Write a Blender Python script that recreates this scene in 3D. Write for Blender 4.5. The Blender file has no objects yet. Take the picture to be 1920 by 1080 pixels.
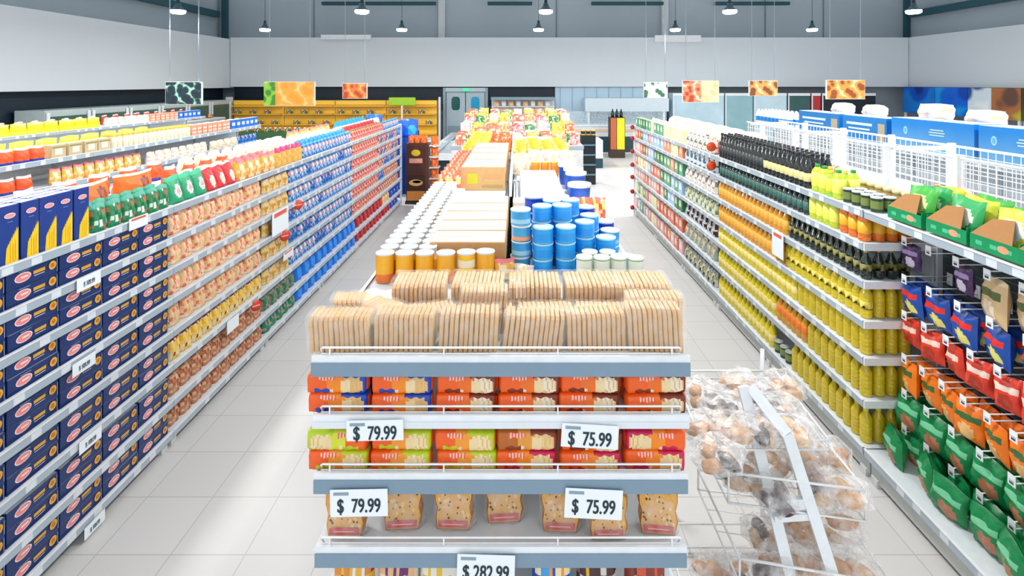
import bpy, bmesh, math, random
from mathutils import Vector, Matrix, noise
PI = math.pi
R = random.Random(7)
scene = bpy.context.scene
COL = scene.collection

# ------------------------------------------------------------------ camera, world, light
CAM_H = 2.6
cam = bpy.data.cameras.new('camera'); camo = bpy.data.objects.new('camera', cam); COL.objects.link(camo)
camo.location = (0, 0, CAM_H); camo.rotation_euler = (PI / 2, 0, 0)
cam.sensor_width = 36; cam.lens = 18.75; cam.shift_x = -0.0052; cam.shift_y = -0.2005
cam.clip_start = 0.05; cam.clip_end = 100
scene.camera = camo
world = bpy.data.worlds.new('world'); scene.world = world; world.use_nodes = True
bg = world.node_tree.nodes['Background']; bg.inputs[0].default_value = (0.90, 0.95, 1.0, 1); bg.inputs[1].default_value = 1.02
scene.view_settings.view_transform = 'Standard'; scene.view_settings.look = 'None'
scene.view_settings.gamma = 1; scene.view_settings.use_curve_mapping = False
scene.view_settings.exposure = 0.40
LAMP_W = 62
sun = bpy.data.lights.new('ceiling_gap_sun', 'SUN'); sun.energy = 0.2; sun.angle = 2.4; sun.color = (1, .98, .95)  # soft sun coming in through the gaps left in the ceiling for light
suno = bpy.data.objects.new('ceiling_gap_sun', sun); suno.rotation_euler = (0.45, 0.1, 0.3); COL.objects.link(suno)

# ------------------------------------------------------------------ helpers
def lin(h):
    h = h.lstrip('#'); out = []
    for i in (0, 2, 4):
        c = int(h[i:i + 2], 16) / 255
        out.append(c / 12.92 if c <= .04045 else ((c + .055) / 1.055) ** 2.4)
    return (out[0], out[1], out[2], 1)
_m = {}
def M(h, rough=.35, metal=0, spec=.5, emit=0, var=.10, scale=18, trans=0, alpha=1, coat=0, bump=0):
    k = (h, rough, metal, spec, emit, var, scale, trans, alpha, coat, bump)
    if k in _m: return _m[k]
    m = bpy.data.materials.new('material_' + h.lstrip('#')); m.use_nodes = True
    nt = m.node_tree; b = nt.nodes['Principled BSDF']; c = lin(h)
    b.inputs['Roughness'].default_value = rough; b.inputs['Metallic'].default_value = metal
    b.inputs['Specular IOR Level'].default_value = spec
    b.inputs['Coat Weight'].default_value = coat
    if trans: b.inputs['Transmission Weight'].default_value = trans
    if alpha < 1: b.inputs['Alpha'].default_value = alpha
    if emit:
        b.inputs['Emission Color'].default_value = c; b.inputs['Emission Strength'].default_value = emit
    if var:
        tc = nt.nodes.new('ShaderNodeTexCoord'); nz = nt.nodes.new('ShaderNodeTexNoise'); nz.inputs['Scale'].default_value = scale
        nz.inputs['Detail'].default_value = 2
        mp = nt.nodes.new('ShaderNodeMapRange'); mp.inputs[3].default_value = 1 - var; mp.inputs[4].default_value = 1 + var
        mx = nt.nodes.new('ShaderNodeMix'); mx.data_type = 'RGBA'; mx.blend_type = 'MULTIPLY'; mx.inputs[0].default_value = 1
        nt.links.new(tc.outputs['Object'], nz.inputs['Vector']); nt.links.new(nz.outputs['Fac'], mp.inputs[0])
        mx.inputs[6].default_value = c
        cb = nt.nodes.new('ShaderNodeCombineColor')
        for i in range(3): nt.links.new(mp.outputs[0], cb.inputs[i])
        nt.links.new(cb.outputs[0], mx.inputs[7]); nt.links.new(mx.outputs[2], b.inputs['Base Color'])
        if bump:
            bp = nt.nodes.new('ShaderNodeBump'); bp.inputs['Strength'].default_value = bump; bp.inputs['Distance'].default_value = .01
            nt.links.new(nz.outputs['Fac'], bp.inputs['Height']); nt.links.new(bp.outputs[0], b.inputs['Normal'])
    else:
        b.inputs['Base Color'].default_value = c
    _m[k] = m; return m

def film_mat(name, haze, tint='#ffffff', rough=.12):
    m = bpy.data.materials.new(name); m.use_nodes = True; nt = m.node_tree
    for n in list(nt.nodes): nt.nodes.remove(n)
    out = nt.nodes.new('ShaderNodeOutputMaterial'); t = nt.nodes.new('ShaderNodeBsdfTransparent')
    p = nt.nodes.new('ShaderNodeBsdfPrincipled'); p.inputs['Base Color'].default_value = lin(tint); p.inputs['Roughness'].default_value = rough
    p.inputs['Specular IOR Level'].default_value = .9
    nz = nt.nodes.new('ShaderNodeTexNoise'); nz.inputs['Scale'].default_value = 22; nz.inputs['Detail'].default_value = 3
    tc = nt.nodes.new('ShaderNodeTexCoord'); nt.links.new(tc.outputs['Object'], nz.inputs['Vector'])
    mp = nt.nodes.new('ShaderNodeMapRange'); mp.inputs[1].default_value = .35; mp.inputs[2].default_value = .7
    mp.inputs[3].default_value = haze * .5; mp.inputs[4].default_value = haze * 1.8
    nt.links.new(nz.outputs['Fac'], mp.inputs[0])
    bp = nt.nodes.new('ShaderNodeBump'); bp.inputs['Strength'].default_value = .9; bp.inputs['Distance'].default_value = .02
    nt.links.new(nz.outputs['Fac'], bp.inputs['Height']); nt.links.new(bp.outputs[0], p.inputs['Normal'])
    mx = nt.nodes.new('ShaderNodeMixShader'); nt.links.new(mp.outputs[0], mx.inputs[0]); nt.links.new(t.outputs[0], mx.inputs[1])
    nt.links.new(p.outputs[0], mx.inputs[2]); nt.links.new(mx.outputs[0], out.inputs[0]); return m

class MB:
    def __init__(s): s.v = []; s.f = []; s.mi = []; s.mats = []; s.sm = []
    def slot(s, m):
        if isinstance(m, str): m = M(m)
        if m not in s.mats: s.mats.append(m)
        return s.mats.index(m)
    def face(s, idx, m, smooth=False): s.f.append(idx); s.mi.append(s.slot(m)); s.sm.append(smooth)
    def box(s, x0, x1, y0, y1, z0, z1, m, faces=None):
        n = len(s.v)
        s.v += [(x0, y0, z0), (x1, y0, z0), (x1, y1, z0), (x0, y1, z0), (x0, y0, z1), (x1, y0, z1), (x1, y1, z1), (x0, y1, z1)]
        F = {'b': (0, 3, 2, 1), 't': (4, 5, 6, 7), 'f': (0, 1, 5, 4), 'r': (1, 2, 6, 5), 'k': (2, 3, 7, 6), 'l': (3, 0, 4, 7)}
        for k, q in F.items():
            mm = faces.get(k, m) if faces else m
            s.face([n + i for i in q], mm)
        return s
    def cbox(s, cx, cy, z0, w, d, h, m, c=.004):      # chamfered box: every vertical and top edge broken
        x0, x1, y0, y1, z1 = cx - w / 2, cx + w / 2, cy - d / 2, cy + d / 2, z0 + h
        ring = [(x0 + c, y0), (x1 - c, y0), (x1, y0 + c), (x1, y1 - c), (x1 - c, y1), (x0 + c, y1), (x0, y1 - c), (x0, y0 + c)]
        n = len(s.v)
        for z, k in ((z0, 1), (z0 + c, 0), (z1 - c, 0), (z1, 1)):
            for (x, y) in ring:
                if k: x = cx + (x - cx) * (1 - 2 * c / w); y = cy + (y - cy) * (1 - 2 * c / d)
                s.v.append((x, y, z))
        for j in range(3):
            for i in range(8): s.face([n + j * 8 + i, n + j * 8 + (i + 1) % 8, n + j * 8 + 8 + (i + 1) % 8, n + j * 8 + 8 + i], m)
        s.face([n + i for i in range(7, -1, -1)], m); s.face([n + 24 + i for i in range(8)], m); return s
    def lathe(s, prof, m, seg=14, c=(0, 0), smooth=True, mats=None):
        n = len(s.v)
        for (r, z) in prof:
            for i in range(seg):
                a = 2 * PI * i / seg; s.v.append((c[0] + r * math.cos(a), c[1] + r * math.sin(a), z))
        for j in range(len(prof) - 1):
            mm = mats[j] if mats else m
            for i in range(seg): s.face([n + j * seg + i, n + j * seg + (i + 1) % seg, n + (j + 1) * seg + (i + 1) % seg, n + (j + 1) * seg + i], mm, smooth)
        if prof[0][0] > 1e-4: s.face([n + i for i in range(seg - 1, -1, -1)], mats[0] if mats else m)
        if prof[-1][0] > 1e-4: s.face([n + (len(prof) - 1) * seg + i for i in range(seg)], mats[-1] if mats else m)
        return s
    def tube(s, pts, r, m, seg=6):
        pts = [Vector(p) for p in pts]; n0 = len(s.v)
        for k, p in enumerate(pts):
            a = pts[max(k - 1, 0)]; b = pts[min(k + 1, len(pts) - 1)]; d = (b - a).normalized()
            u = d.cross(Vector((0, 0, 1)))
            if u.length < .05: u = d.cross(Vector((1, 0, 0)))
            u.normalize(); w = d.cross(u).normalized()
            for i in range(seg):
                t = 2 * PI * i / seg; q = p + u * r * math.cos(t) + w * r * math.sin(t); s.v.append(tuple(q))
        for k in range(len(pts) - 1):
            for i in range(seg):
                a = n0 + k * seg; s.face([a + i, a + seg + i, a + seg + (i + 1) % seg, a + (i + 1) % seg], m, True)
        s.face([n0 + i for i in range(seg)], m); e = n0 + (len(pts) - 1) * seg; s.face([e + i for i in range(seg - 1, -1, -1)], m); return s
    def bar(s, a, b, w, t, m):                  # flat bar from a to b, w wide, t thick
        a = Vector(a); b = Vector(b); d = (b - a).normalized(); u = d.cross(Vector((0, 1, 0))).normalized(); v = d.cross(u).normalized()
        n = len(s.v)
        for p in (a, b):
            for (i, j) in ((-1, -1), (1, -1), (1, 1), (-1, 1)): s.v.append(tuple(p + u * i * w / 2 + v * j * t / 2))
        for i in range(4): s.face([n + i, n + (i + 1) % 4, n + 4 + (i + 1) % 4, n + 4 + i], m)
        s.face([n + 3, n + 2, n + 1, n], m); s.face([n + 4, n + 5, n + 6, n + 7], m); return s
    def decal(s, kind, cx, cz, rx, rz, m, y, lift=.0008, pts=None):   # print on a front face at y (faces -Y)
        n = len(s.v); yy = y - lift
        if kind == 'e': P = [(cx + rx * math.cos(2 * PI * i / 14), cz + rz * math.sin(2 * PI * i / 14)) for i in range(14)]
        elif kind == 'r': P = [(cx - rx, cz - rz), (cx + rx, cz - rz), (cx + rx, cz + rz), (cx - rx, cz + rz)]
        else: P = pts
        for (x, z) in P: s.v.append((x, yy, z))
        s.face([n + i for i in range(len(P))], m); return s
    def blob(s, c, r, m, seg=10, rings=6, seed=0, amp=.08, rot=0):
        rr = random.Random(seed); n = len(s.v); cr, sr = math.cos(rot), math.sin(rot); ph = rr.random() * 9
        for j in range(rings + 1):
            t = PI * j / rings
            for i in range(seg):
                a = 2 * PI * i / seg; k = 1 + amp * math.sin(3 * a + ph) * math.sin(t * 2 + ph)
                x, y, z = r[0] * k * math.sin(t) * math.cos(a), r[1] * k * math.sin(t) * math.sin(a), -r[2] * math.cos(t)
                s.v.append((c[0] + x * cr - y * sr, c[1] + x * sr + y * cr, c[2] + z))
        for j in range(rings):
            for i in range(seg): s.face([n + j * seg + i, n + j * seg + (i + 1) % seg, n + (j + 1) * seg + (i + 1) % seg, n + (j + 1) * seg + i], m, True)
        return s
    def mesh(s, name, mat4=None):
        me = bpy.data.meshes.new(name); me.from_pydata(s.v, [], s.f)
        for m in s.mats: me.materials.append(m)
        me.polygons.foreach_set('material_index', s.mi); me.polygons.foreach_set('use_smooth', s.sm)
        if mat4: me.transform(mat4)
        me.update(); return me

def obj(name, data, parent=None, loc=(0, 0, 0), rot=0, **kw):
    if isinstance(data, MB): data = data.mesh(name)
    o = bpy.data.objects.new(name, data); COL.objects.link(o); o.location = loc
    o.rotation_euler = rot if isinstance(rot, (tuple, list)) else (0, 0, rot)
    if parent: o.parent = parent
    for k, v in kw.items(): o[k] = v
    return o
def struct(name, mb): return obj(name, mb, kind='structure')
class Kind:                                       # one sort of goods: a root mesh and its parts
    def __init__(s, name, cat, root, parts=()): s.name = name; s.cat = cat; s.root = root.mesh(name) if isinstance(root, MB) else root; s.parts = [(n, p.mesh(n) if isinstance(p, MB) else p) for n, p in parts]
def put(k, loc, rot, label, group=None, sc=None, parts=True, cat=None):
    o = obj(k.name, k.root, None, loc, rot, label=label, category=cat or k.cat)
    if group: o['group'] = group
    if sc: o.scale = sc
    if parts:
        for n, p in k.parts: obj(n, p, o)
    return o
ONES = 'zeroth first second third fourth fifth sixth seventh eighth ninth tenth eleventh twelfth thirteenth fourteenth fifteenth sixteenth seventeenth eighteenth nineteenth'.split()
TENS = {2: 'twenty', 3: 'thirty', 4: 'forty', 5: 'fifty', 6: 'sixty'}
def nth(i):
    if i < 20: return ONES[i]
    t, u = divmod(i, 10)
    return TENS[t] + '-' + ONES[u] if u else TENS[t][:-1] + 'ieth'
def text_mesh(txt, size, m, sx=1, bold=.0):
    cu = bpy.data.curves.new('lettering', 'FONT'); cu.body = txt; cu.size = size; cu.offset = bold; cu.extrude = .0006; cu.align_x = 'CENTER'; cu.align_y = 'CENTER'
    t = bpy.data.objects.new('lettering', cu); COL.objects.link(t); dg = bpy.context.evaluated_depsgraph_get(); dg.update()
    me = bpy.data.meshes.new_from_object(t.evaluated_get(dg)); bpy.data.objects.remove(t); bpy.data.curves.remove(cu)
    bb = bmesh.new()
    for dx in (-1, 0, 1):
        n0 = len(bb.verts); bb.from_mesh(me); bb.verts.ensure_lookup_table()
        for v in bb.verts[n0:]: v.co.x += dx * size * .022; v.co.z += .0001 * dx
    bb.to_mesh(me); bb.free()
    me.materials.clear(); me.materials.append(m); me.transform(Matrix.Rotation(PI / 2, 4, 'X') @ Matrix.Diagonal((sx, 1, 1, 1))); return me

WHITE = M('#e9edf0', .35); STEEL = M('#8fa3b2', .4, .0, var=.05); RAIL = M('#aebbc6', .35, .15, var=.05); WIRE = M('#f2f4f5', .3); DARK = M('#15242c', .5)
FILM = film_mat('clear_film', .16); FILM2 = film_mat('cloudy_film', .13); FILM3 = film_mat('crinkled_film', .30, rough=.2)

# ------------------------------------------------------------------ structure
fm = bpy.data.materials.new('floor_tiles'); fm.use_nodes = True; nt = fm.node_tree; b = nt.nodes['Principled BSDF']
tc = nt.nodes.new('ShaderNodeTexCoord'); br = nt.nodes.new('ShaderNodeTexBrick'); br.offset = 0; br.squash = 1
br.inputs['Scale'].default_value = 1; br.inputs['Brick Width'].default_value = .41; br.inputs['Row Height'].default_value = .41
br.inputs['Mortar Size'].default_value = .0035; br.inputs['Mortar Smooth'].default_value = .3
br.inputs['Color1'].default_value = lin('#d6d3d1'); br.inputs['Color2'].default_value = lin('#d2cfcc'); br.inputs['Mortar'].default_value = lin('#b7b2ae')
mpn = nt.nodes.new('ShaderNodeMapping'); mpn.inputs['Location'].default_value = (-.14, -.067, 0)
nt.links.new(tc.outputs['Object'], mpn.inputs[0]); nt.links.new(mpn.outputs[0], br.inputs['Vector']); nt.links.new(br.outputs['Color'], b.inputs['Base Color'])
nz = nt.nodes.new('ShaderNodeTexNoise'); nz.inputs['Scale'].default_value = 3; nt.links.new(tc.outputs['Object'], nz.inputs['Vector'])
mr = nt.nodes.new('ShaderNodeMapRange'); mr.inputs[3].default_value = .34; mr.inputs[4].default_value = .42; nt.links.new(nz.outputs['Fac'], mr.inputs[0]); nt.links.new(mr.outputs[0], b.inputs['Roughness'])
struct('floor', MB().box(-14, 18, -4, 23, -.1, 0, fm))
wallm = M('#d6dce1', .6, var=.03, scale=.5); upm = M('#a7b3bb', .6, var=.04, scale=.4); navy = M('#082030', .5, var=.05)
beam = M('#20505c', .5); colm = M('#cfd5d8', .5)
struct('wall_back', MB().box(-12.3, 16.1, 22, 22.2, 0, 6.6, upm))
struct('wall_left', MB().box(-12.5, -12.3, 9, 22.2, 0, 6.6, upm))
struct('wall_right', MB().box(16.1, 16.3, 13, 22.2, 0, 6.6, upm))
mb = MB().box(-11.3, 15.4, 21, 21.98, 2.44, 4.38, wallm)
struct('trim_1', mb)
struct('trim_2', MB().box(-12.28, -11.32, 9, 21.98, 2.40, 4.32, wallm))
struct('trim_3', MB().box(15.42, 16.08, 13, 21.98, 2.44, 4.38, wallm))
struct('trim_4', MB().box(-11.3, -2.0, 21.3, 21.5, 1.7, 2.438, navy).box(-1.15, 1.5, 21.3, 21.5, 1.9, 2.438, navy))
struct('trim_5', MB().box(-11.9, -11.7, 9, 21.2, 1.5, 2.398, navy))
struct('trim_6', MB().box(15.6, 15.8, 13, 21.2, 1.5, 2.438, M('#1b1c1e', .6)))
struct('baseboard_back', MB().box(-12.2, 16, 21.9, 21.98, 0.001, .15, WHITE))
for i, x in enumerate((-3.1, 6.05)):
    struct('trim_%d' % (7 + i), MB().box(x - .13, x + .13, 21.8, 21.99, 4.385, 6.4, colm))
struct('trim_9', MB().box(-12.1, -11.9, 21.8, 21.99, 4.385, 6.4, beam)); struct('trim_10', MB().box(15.9, 16.05, 21.8, 21.99, 4.385, 6.4, beam))
struct('trim_11', MB().box(-12.28, -12.1, 9, 21.7, 5.25, 5.5, beam)); struct('trim_12', MB().box(15.9, 16.08, 13, 21.7, 5.25, 5.5, beam))
for i, x in enumerate((-8.4, 1.6, 10.2, 12.6)):
    struct('trim_%d' % (13 + i), MB().box(x, x + .03, 21.96, 21.995, 4.385, 6.4, M('#6f818d', .6)))
struct('trim_17', MB().box(-7.7, -5.75, 20.9, 21.02, 4.3, 4.48, WHITE)); struct('trim_18', MB().box(5.4, 7.2, 20.9, 21.02, 4.2, 4.46, WHITE))
# ceiling: white slabs with unseen open gaps added to let world light in
mb = MB()
for k in range(8):
    y0 = -2.5 + k * 3.1; mb.box(-12.5, 16.3, y0, y0 + 2.1, 6.6, 6.75, M('#e8ecee', .7, var=.02))
struct('ceiling', mb)
mb = MB()
for k in range(9): mb.box(-12.2, 16.0, -3 + k * 2.9, -2.85 + k * 2.9, 6.3, 6.55, beam)
struct('trim_19', mb)
for x0, x1 in ((-7.9, -3.3), (-1.2, .6), (3, 5.9), (8, 11)):
    struct('trim_%d' % (20 + int(x0 + 9)), MB().box(x0, x1, 21.5, 21.7, 5.74, 5.87, beam))

# double door in back wall
dg_ = M('#a9b9c2', .4, .1)
def leaf(x0, x1, pm):
    t = obj('swing_door', MB().box(x0, x1, 21.05, 21.1, .02, 2.22, dg_), None, label='grey swing door leaf with %s oval window in far wall' % ('green' if pm[1] == '1' and pm[2] == '7' else 'blue'), category='door')
    cx = (x0 + x1) / 2
    m = MB(); m.decal('p', 0, 0, 0, 0, M(pm, .15), 21.045, pts=[(cx + .17 * math.copysign(abs(math.cos(a)) ** .6, math.cos(a)), 1.78 + .27 * math.copysign(abs(math.sin(a)) ** .5, math.sin(a))) for a in [2 * PI * i / 20 for i in range(20)]]); obj('porthole', m, t)
    obj('kick_plate', MB().box(x0 + .05, x1 - .05, 21.035, 21.048, .1, .9, M('#8fa3ae', .3, .3)), t)
leaf(-2.80, -2.06, '#17584f'); leaf(-2.03, -1.29, '#1f9fc8')
struct('door_1', MB().box(-2.93, -2.82, 21.0, 21.25, .001, 2.4, M('#8ba1ad')).box(-1.27, -1.16, 21.0, 21.25, .001, 2.4, M('#8ba1ad')).box(-2.82, -1.27, 21.0, 21.25, 2.24, 2.4, M('#b7c6cd')))
obj('exit_sign', MB().box(-2.15, -1.88, 20.9, 20.98, 2.26, 2.36, M('#2fd08a', .4, emit=.6)), None, label='small green lit sign above the grey swing doors', category='sign')
# right far pale chilled alcove
struct('wall_alcove', MB().box(1.5, 5.9, 21.2, 21.3, .0, 2.43, M('#bcd6e6', .3, var=.12, scale=1.5)))

# pendant lamps
shade = MB().lathe([(.03, .20), (.05, .19), (.06, .14), (.10, .075), (.15, .05), (.155, .035), (.14, .035)], M('#1c4450', .4), 20)
dif = MB().lathe([(.0, -.045), (.11, -.04), (.145, -.02), (.15, .03), (.14, .034)], M('#eefcff', .3, emit=14, var=0), 20)
cordm = MB().tube([(0, 0, .2), (0, 0, 2.1)], .006, DARK)
ring_ = MB().lathe([(.035, .2), (.035, .27), (.02, .28)], DARK, 10)
smesh = shade.mesh('lamp_shade'); dmesh = dif.mesh('diffuser'); cmesh = cordm.mesh('cord'); rmesh = ring_.mesh('lamp_holder')
ld = bpy.data.lights.new('pendant_light', 'AREA'); ld.shape = 'DISK'; ld.size = .34; ld.energy = LAMP_W; ld.color = (1, .985, .96)
for j in range(4):
    for i in range(5):
        x, y = -7.4 + 4.0 * i, 15.6 - 4.0 * j
        o = obj('pendant_lamp', smesh, None, (x + .02, y, 4.14), 0, label='teal pendant lamp, %s from the left wall, %s row of lamps from the back' % (nth(i + 1), nth(j + 1)), category='lamp', group='pendant ceiling lamps')
        obj('diffuser', dmesh, o); obj('cord', cmesh, o); obj('lamp_holder', rmesh, o)
        l = bpy.data.objects.new('pendant_light', ld); COL.objects.link(l); l.location = (x + .02, y, 4.08)

# ------------------------------------------------------------------ kinds of goods
def bag(w, d, h, col, seed=0, nx=14, nz=12, stand=True, side=None, wr=.05):
    """soft pack with a crimped top (and bottom when lying pillow); col(x -1..1, z 0..1) gives the print"""
    rr = random.Random(seed); m = MB(); ph = [rr.random() * 6 for _ in range(4)]
    def pt(i, j, sgn):
        xn = -1 + 2 * i / nx; zn = j / nz
        if stand: t = d / 2 * (min(1, ((1 - zn) * 1.9) ** .6) if zn > .35 else 1) * (1 if zn > .06 else .86)
        else: t = d / 2 * max(0.0, math.sin(PI * zn)) ** .5
        t = max(t, .0015)
        hw = w / 2 * (.94 + .06 * abs(2 * zn - 1) ** 2)
        y = t * max(0, 1 - abs(xn) ** 3) ** .55
        wv = wr * d * (math.sin(xn * 6 + ph[0] + zn * 5) * math.sin(zn * 9 + ph[1]) + .6 * math.sin(xn * 13 + ph[2]) * math.cos(zn * 15 + ph[3]))
        zz = h * zn * (1 - .03 * math.sin(xn * 3 + ph[2]) * zn)
        return (xn * hw, sgn * (y + wv * (1 if y > .004 else 0)), zz)
    for sgn in (-1, 1):
        n = len(m.v)
        for j in range(nz + 1):
            for i in range(nx + 1): m.v.append(pt(i, j, sgn))
        for j in range(nz):
            for i in range(nx):
                a = n + j * (nx + 1) + i; q = [a, a + 1, a + nx + 2, a + nx + 1]
                xn = -1 + 2 * (i + .5) / nx; zn = (j + .5) / nz
                c = col(xn, zn) if sgn < 0 else (side or col(.95, .5))
                if sgn < 0: m.face(q, c, True)
                else: m.face(q[::-1], c, True)
    if stand:
        N2 = (nx + 1) * (nz + 1); m.face([N2 + i for i in range(nx + 1)] + [i for i in range(nx, -1, -1)], side or col(.95, .5))
    return m
def flow(w, h, d, col, seed=0, nx=22, nr=12):
    """flow-wrapped biscuit pack lying along X with finned ends"""
    rr = random.Random(seed); m = MB(); p = rr.random() * 6
    n = 0
    for i in range(nx + 1):
        xn = -1 + 2 * i / nx; e = 1 - abs(xn); k = 1.0 if e > .10 else (.12 + .88 * (e / .10) ** .6 if e > .02 else .10)
        hh = h / 2 * (k if e > .10 else (.55 + .45 * e / .1)); dd = d / 2 * k
        for r in range(nr):
            a = 2 * PI * (r + .5) / nr
            y = dd * math.copysign(abs(math.cos(a)) ** .45, math.cos(a)); z = hh * math.copysign(abs(math.sin(a)) ** .45, math.sin(a))
            wv = .0018 * math.sin(xn * 21 + r * 2 + p)
            m.v.append((xn * w / 2, y + wv, h / 2 + z + wv * (1 if abs(z) < h * .4 else .3)))
    for i in range(nx):
        for r in range(nr):
            a = i * nr + r; b_ = i * nr + (r + 1) % nr
            xn = -1 + 2 * (i + .5) / nx; ang = 2 * PI * (r + 1) / nr; zn = .5 + .5 * math.sin(ang)
            front = math.cos(ang) < .2
            m.face([a, b_, b_ + nr, a + nr], col(xn, zn) if front else col(-.9, .5), True)
    m.face([r for r in range(nr - 1, -1, -1)], col(-.9, .5)); m.face([nx * nr + r for r in range(nr)], col(.95, .5)); return m
def split(*bands):       # bands: (zmax, colour)
    def f(x, z):
        for zz, c in bands:
            if z < zz: return c
        return bands[-1][1]
    return f
def spot(base, c, cx=0, cz=.5, rx=.5, rz=.3, top=None, tz=.85, low=None, lz=.12, c2=None):
    def f(x, z):
        if top and z > tz: return top
        if low and z < lz: return low
        q = ((x - cx) / rx) ** 2 + ((z - cz) / rz) ** 2
        if c2 and q < .3: return c2
        if q < 1: return c
        return base
    return f
def tex(base, alts, n=5, seed=3, top=None, tz=.86, p=.35):  # lively small print in patches
    rr = random.Random(seed); g = {}
    def f(x, z):
        if top and z > tz: return top
        k = (int((x + 1) * n), int(z * n * 1.4))
        if k not in g: g[k] = rr.choice(alts) if rr.random() < p else base
        return g[k]
    return f
def carton(w, d, h, c, decals=(), top=None, chamf=.003, side=None, topd=None):
    m = MB(); m.box(-w / 2, w / 2, -d / 2, d / 2, 0, h, c, dict(t=top or c, l=side or c, r=side or c)) if chamf == 0 else m.cbox(0, 0, 0, w, d, h, c, chamf)
    if top and chamf:
        n = len(m.v); e = .004; m.v += [(-w / 2 + e, -d / 2 + e, h + .0006), (w / 2 - e, -d / 2 + e, h + .0006), (w / 2 - e, d / 2 - e, h + .0006), (-w / 2 + e, d / 2 - e, h + .0006)]; m.face([n, n + 1, n + 2, n + 3], top)
    for i, dc in enumerate(decals):
        kind, cx, cz, rx, rz, cc = dc[:6]
        m.decal(kind, cx, cz, rx, rz, cc, -d / 2, .0008 + .0005 * i, dc[6] if len(dc) > 6 else None)
    return m
def can(r, h, body, lid='#e6eaec', band=None, seg=18, bz=(.25, .75), rim='#cfd6da'):
    prof = [(r * .93, 0), (r, .004), (r, h * bz[0]), (r, h * bz[0] + .001), (r, h * bz[1]), (r, h * bz[1] + .001), (r, h - .008)]
    mats = [rim, body, body, band or body, band or body, body]
    prof += [(r * 1.03, h - .006), (r * 1.03, h), (r * .94, h), (r * .92, h - .004), (0, h - .004)]
    mats += [rim, rim, rim, rim, lid]
    return MB().lathe(prof, body, seg, mats=[M(x, .3) if isinstance(x, str) else x for x in mats])

NAVY = '#14337a'; DKN = '#0f2a5c'
def wheat(cx, w, h):          # fan of yellow spaghetti on the tall cartons
    pts = [(cx - w * .9, 0), (cx + w, 0), (cx + w, h * .98)]; k = 7
    for i in range(k):
        x = cx + w - (i + 1) * 1.7 * w / k; pts += [(x + w / k * .5, h * (.98 - .07 * i - .10)), (x, h * (.99 - .085 * i))]
    return pts
K = {}
K['lying_pasta'] = Kind('pasta_box', 'pasta box', carton(.292, .12, .084, M('#102c66', .4), [
    ('e', -.060, .044, .046, .024, '#f5dfdf'), ('e', -.060, .044, .040, .0195, '#ec8a84'), ('r', -.052, .045, .020, .004, '#f6e4e0'),
    ('r', .030, .047, .034, .0085, '#d9a02f'), ('r', .030, .030, .030, .0018, '#c9cfdc'), ('e', .108, .048, .023, .023, '#e9a62c'), ('e', .108, .048, .012, .012, '#b9741c'),
    ('r', -.055, .076, .03, .0018, '#8a9bc4'), ('r', .135, .04, .002, .034, '#7d8fb9')], top='#dfe3e8', chamf=.002))
K['tall_pasta'] = Kind('pasta_box', 'pasta box', carton(.102, .055, .285, M('#163a8c', .35), [
    ('p', 0, 0, 0, 0, '#f8cd1c', wheat(.010, .036, .175)), ('r', .004, .055, .0012, .05, '#d99a10'), ('r', .018, .05, .0012, .045, '#d99a10'), ('r', .03, .06, .0012, .05, '#e0a816'),
    ('e', .0, .235, .030, .0135, '#f2dde0'), ('e', .0, .235, .025, .0095, '#ee9c9b'), ('r', .0, .205, .015, .0015, '#7e92c6')], top='#eceff2'))
def bagk(name, cat, *a, **k): return Kind(name, cat, bag(*a, **k))
K['green_pea'] = bagk('legume_pack', 'food pack', .115, .07, .165, tex('#1f8a5c', ['#0f5e3d', '#e8efe4', '#2b6d2c', '#c2673d'], 5, 5, top='#4fae93'), 5)
K['green_bag'] = bagk('rice_bag', 'food bag', .16, .08, .20, spot('#17a06c', '#f0ecec', .05, .42, .42, .26, c2='#e6a7ab', top='#43b88e'), 6)
K['red_bag'] = bagk('pasta_bag', 'food bag', .15, .08, .20, spot('#dd2a30', '#f6dcc9', 0, .35, .5, .26, top='#f4d7d4', tz=.9), 7)
K['yellow_bag'] = bagk('pasta_bag', 'food bag', .15, .08, .19, tex('#f0b64a', ['#f7d98e', '#e8945d', '#f3e3c0'], 4, 8, top='#ef7f8a', p=.5), 8)
K['magenta_bag'] = bagk('pasta_bag', 'food bag', .13, .07, .20, tex('#efb84c', ['#f0c76c', '#f1a06a'], 4, 9, top='#d92f7e', tz=.78), 9)
K['cream_pink'] = bagk('pasta_bag', 'pasta bag', .15, .09, .165, tex('#efc99a', ['#f3d7ae', '#f0a98c', '#e8785f', '#f5dfc0', '#e9bd80'], 5, 10, top='#f0ab9b', tz=.9, p=.6), 10)
K['cream_pink2'] = bagk('pasta_bag', 'pasta bag', .15, .09, .155, tex('#f2cfa2', ['#f0b694', '#e56a55', '#f6e2c4', '#eac080'], 5, 11, top='#d98a86', tz=.88, p=.6), 11)
K['yellow_red'] = bagk('pasta_bag', 'pasta bag', .14, .09, .165, tex('#efcf7e', ['#f2b21e', '#8a1c23', '#f3dfb4', '#f4c63a'], 4, 12, top='#8f2028', tz=.86, p=.6), 12)
K['brown_bag'] = bagk('biscuit_bag', 'food bag', .14, .09, .155, tex('#c8865c', ['#d9a47d', '#b06a45', '#e2b795', '#9a5238'], 5, 13, top='#6e2c22', tz=.9, p=.6), 13)
K['ochre_bag'] = bagk('pasta_bag', 'pasta bag', .13, .08, .165, tex('#e6b650', ['#eecb7a', '#d79535', '#efe0c0'], 4, 14, top='#7b2c62', tz=.86, p=.5), 14)
K['blue_label'] = bagk('soup_pack', 'food packet', .115, .06, .16, tex('#2b86d6', ['#f0a6a2', '#1a5fae', '#8fd0f0', '#35b4cf', '#e9eef4'], 4, 15, top='#6fc0ea', tz=.88, p=.55), 15)
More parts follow.
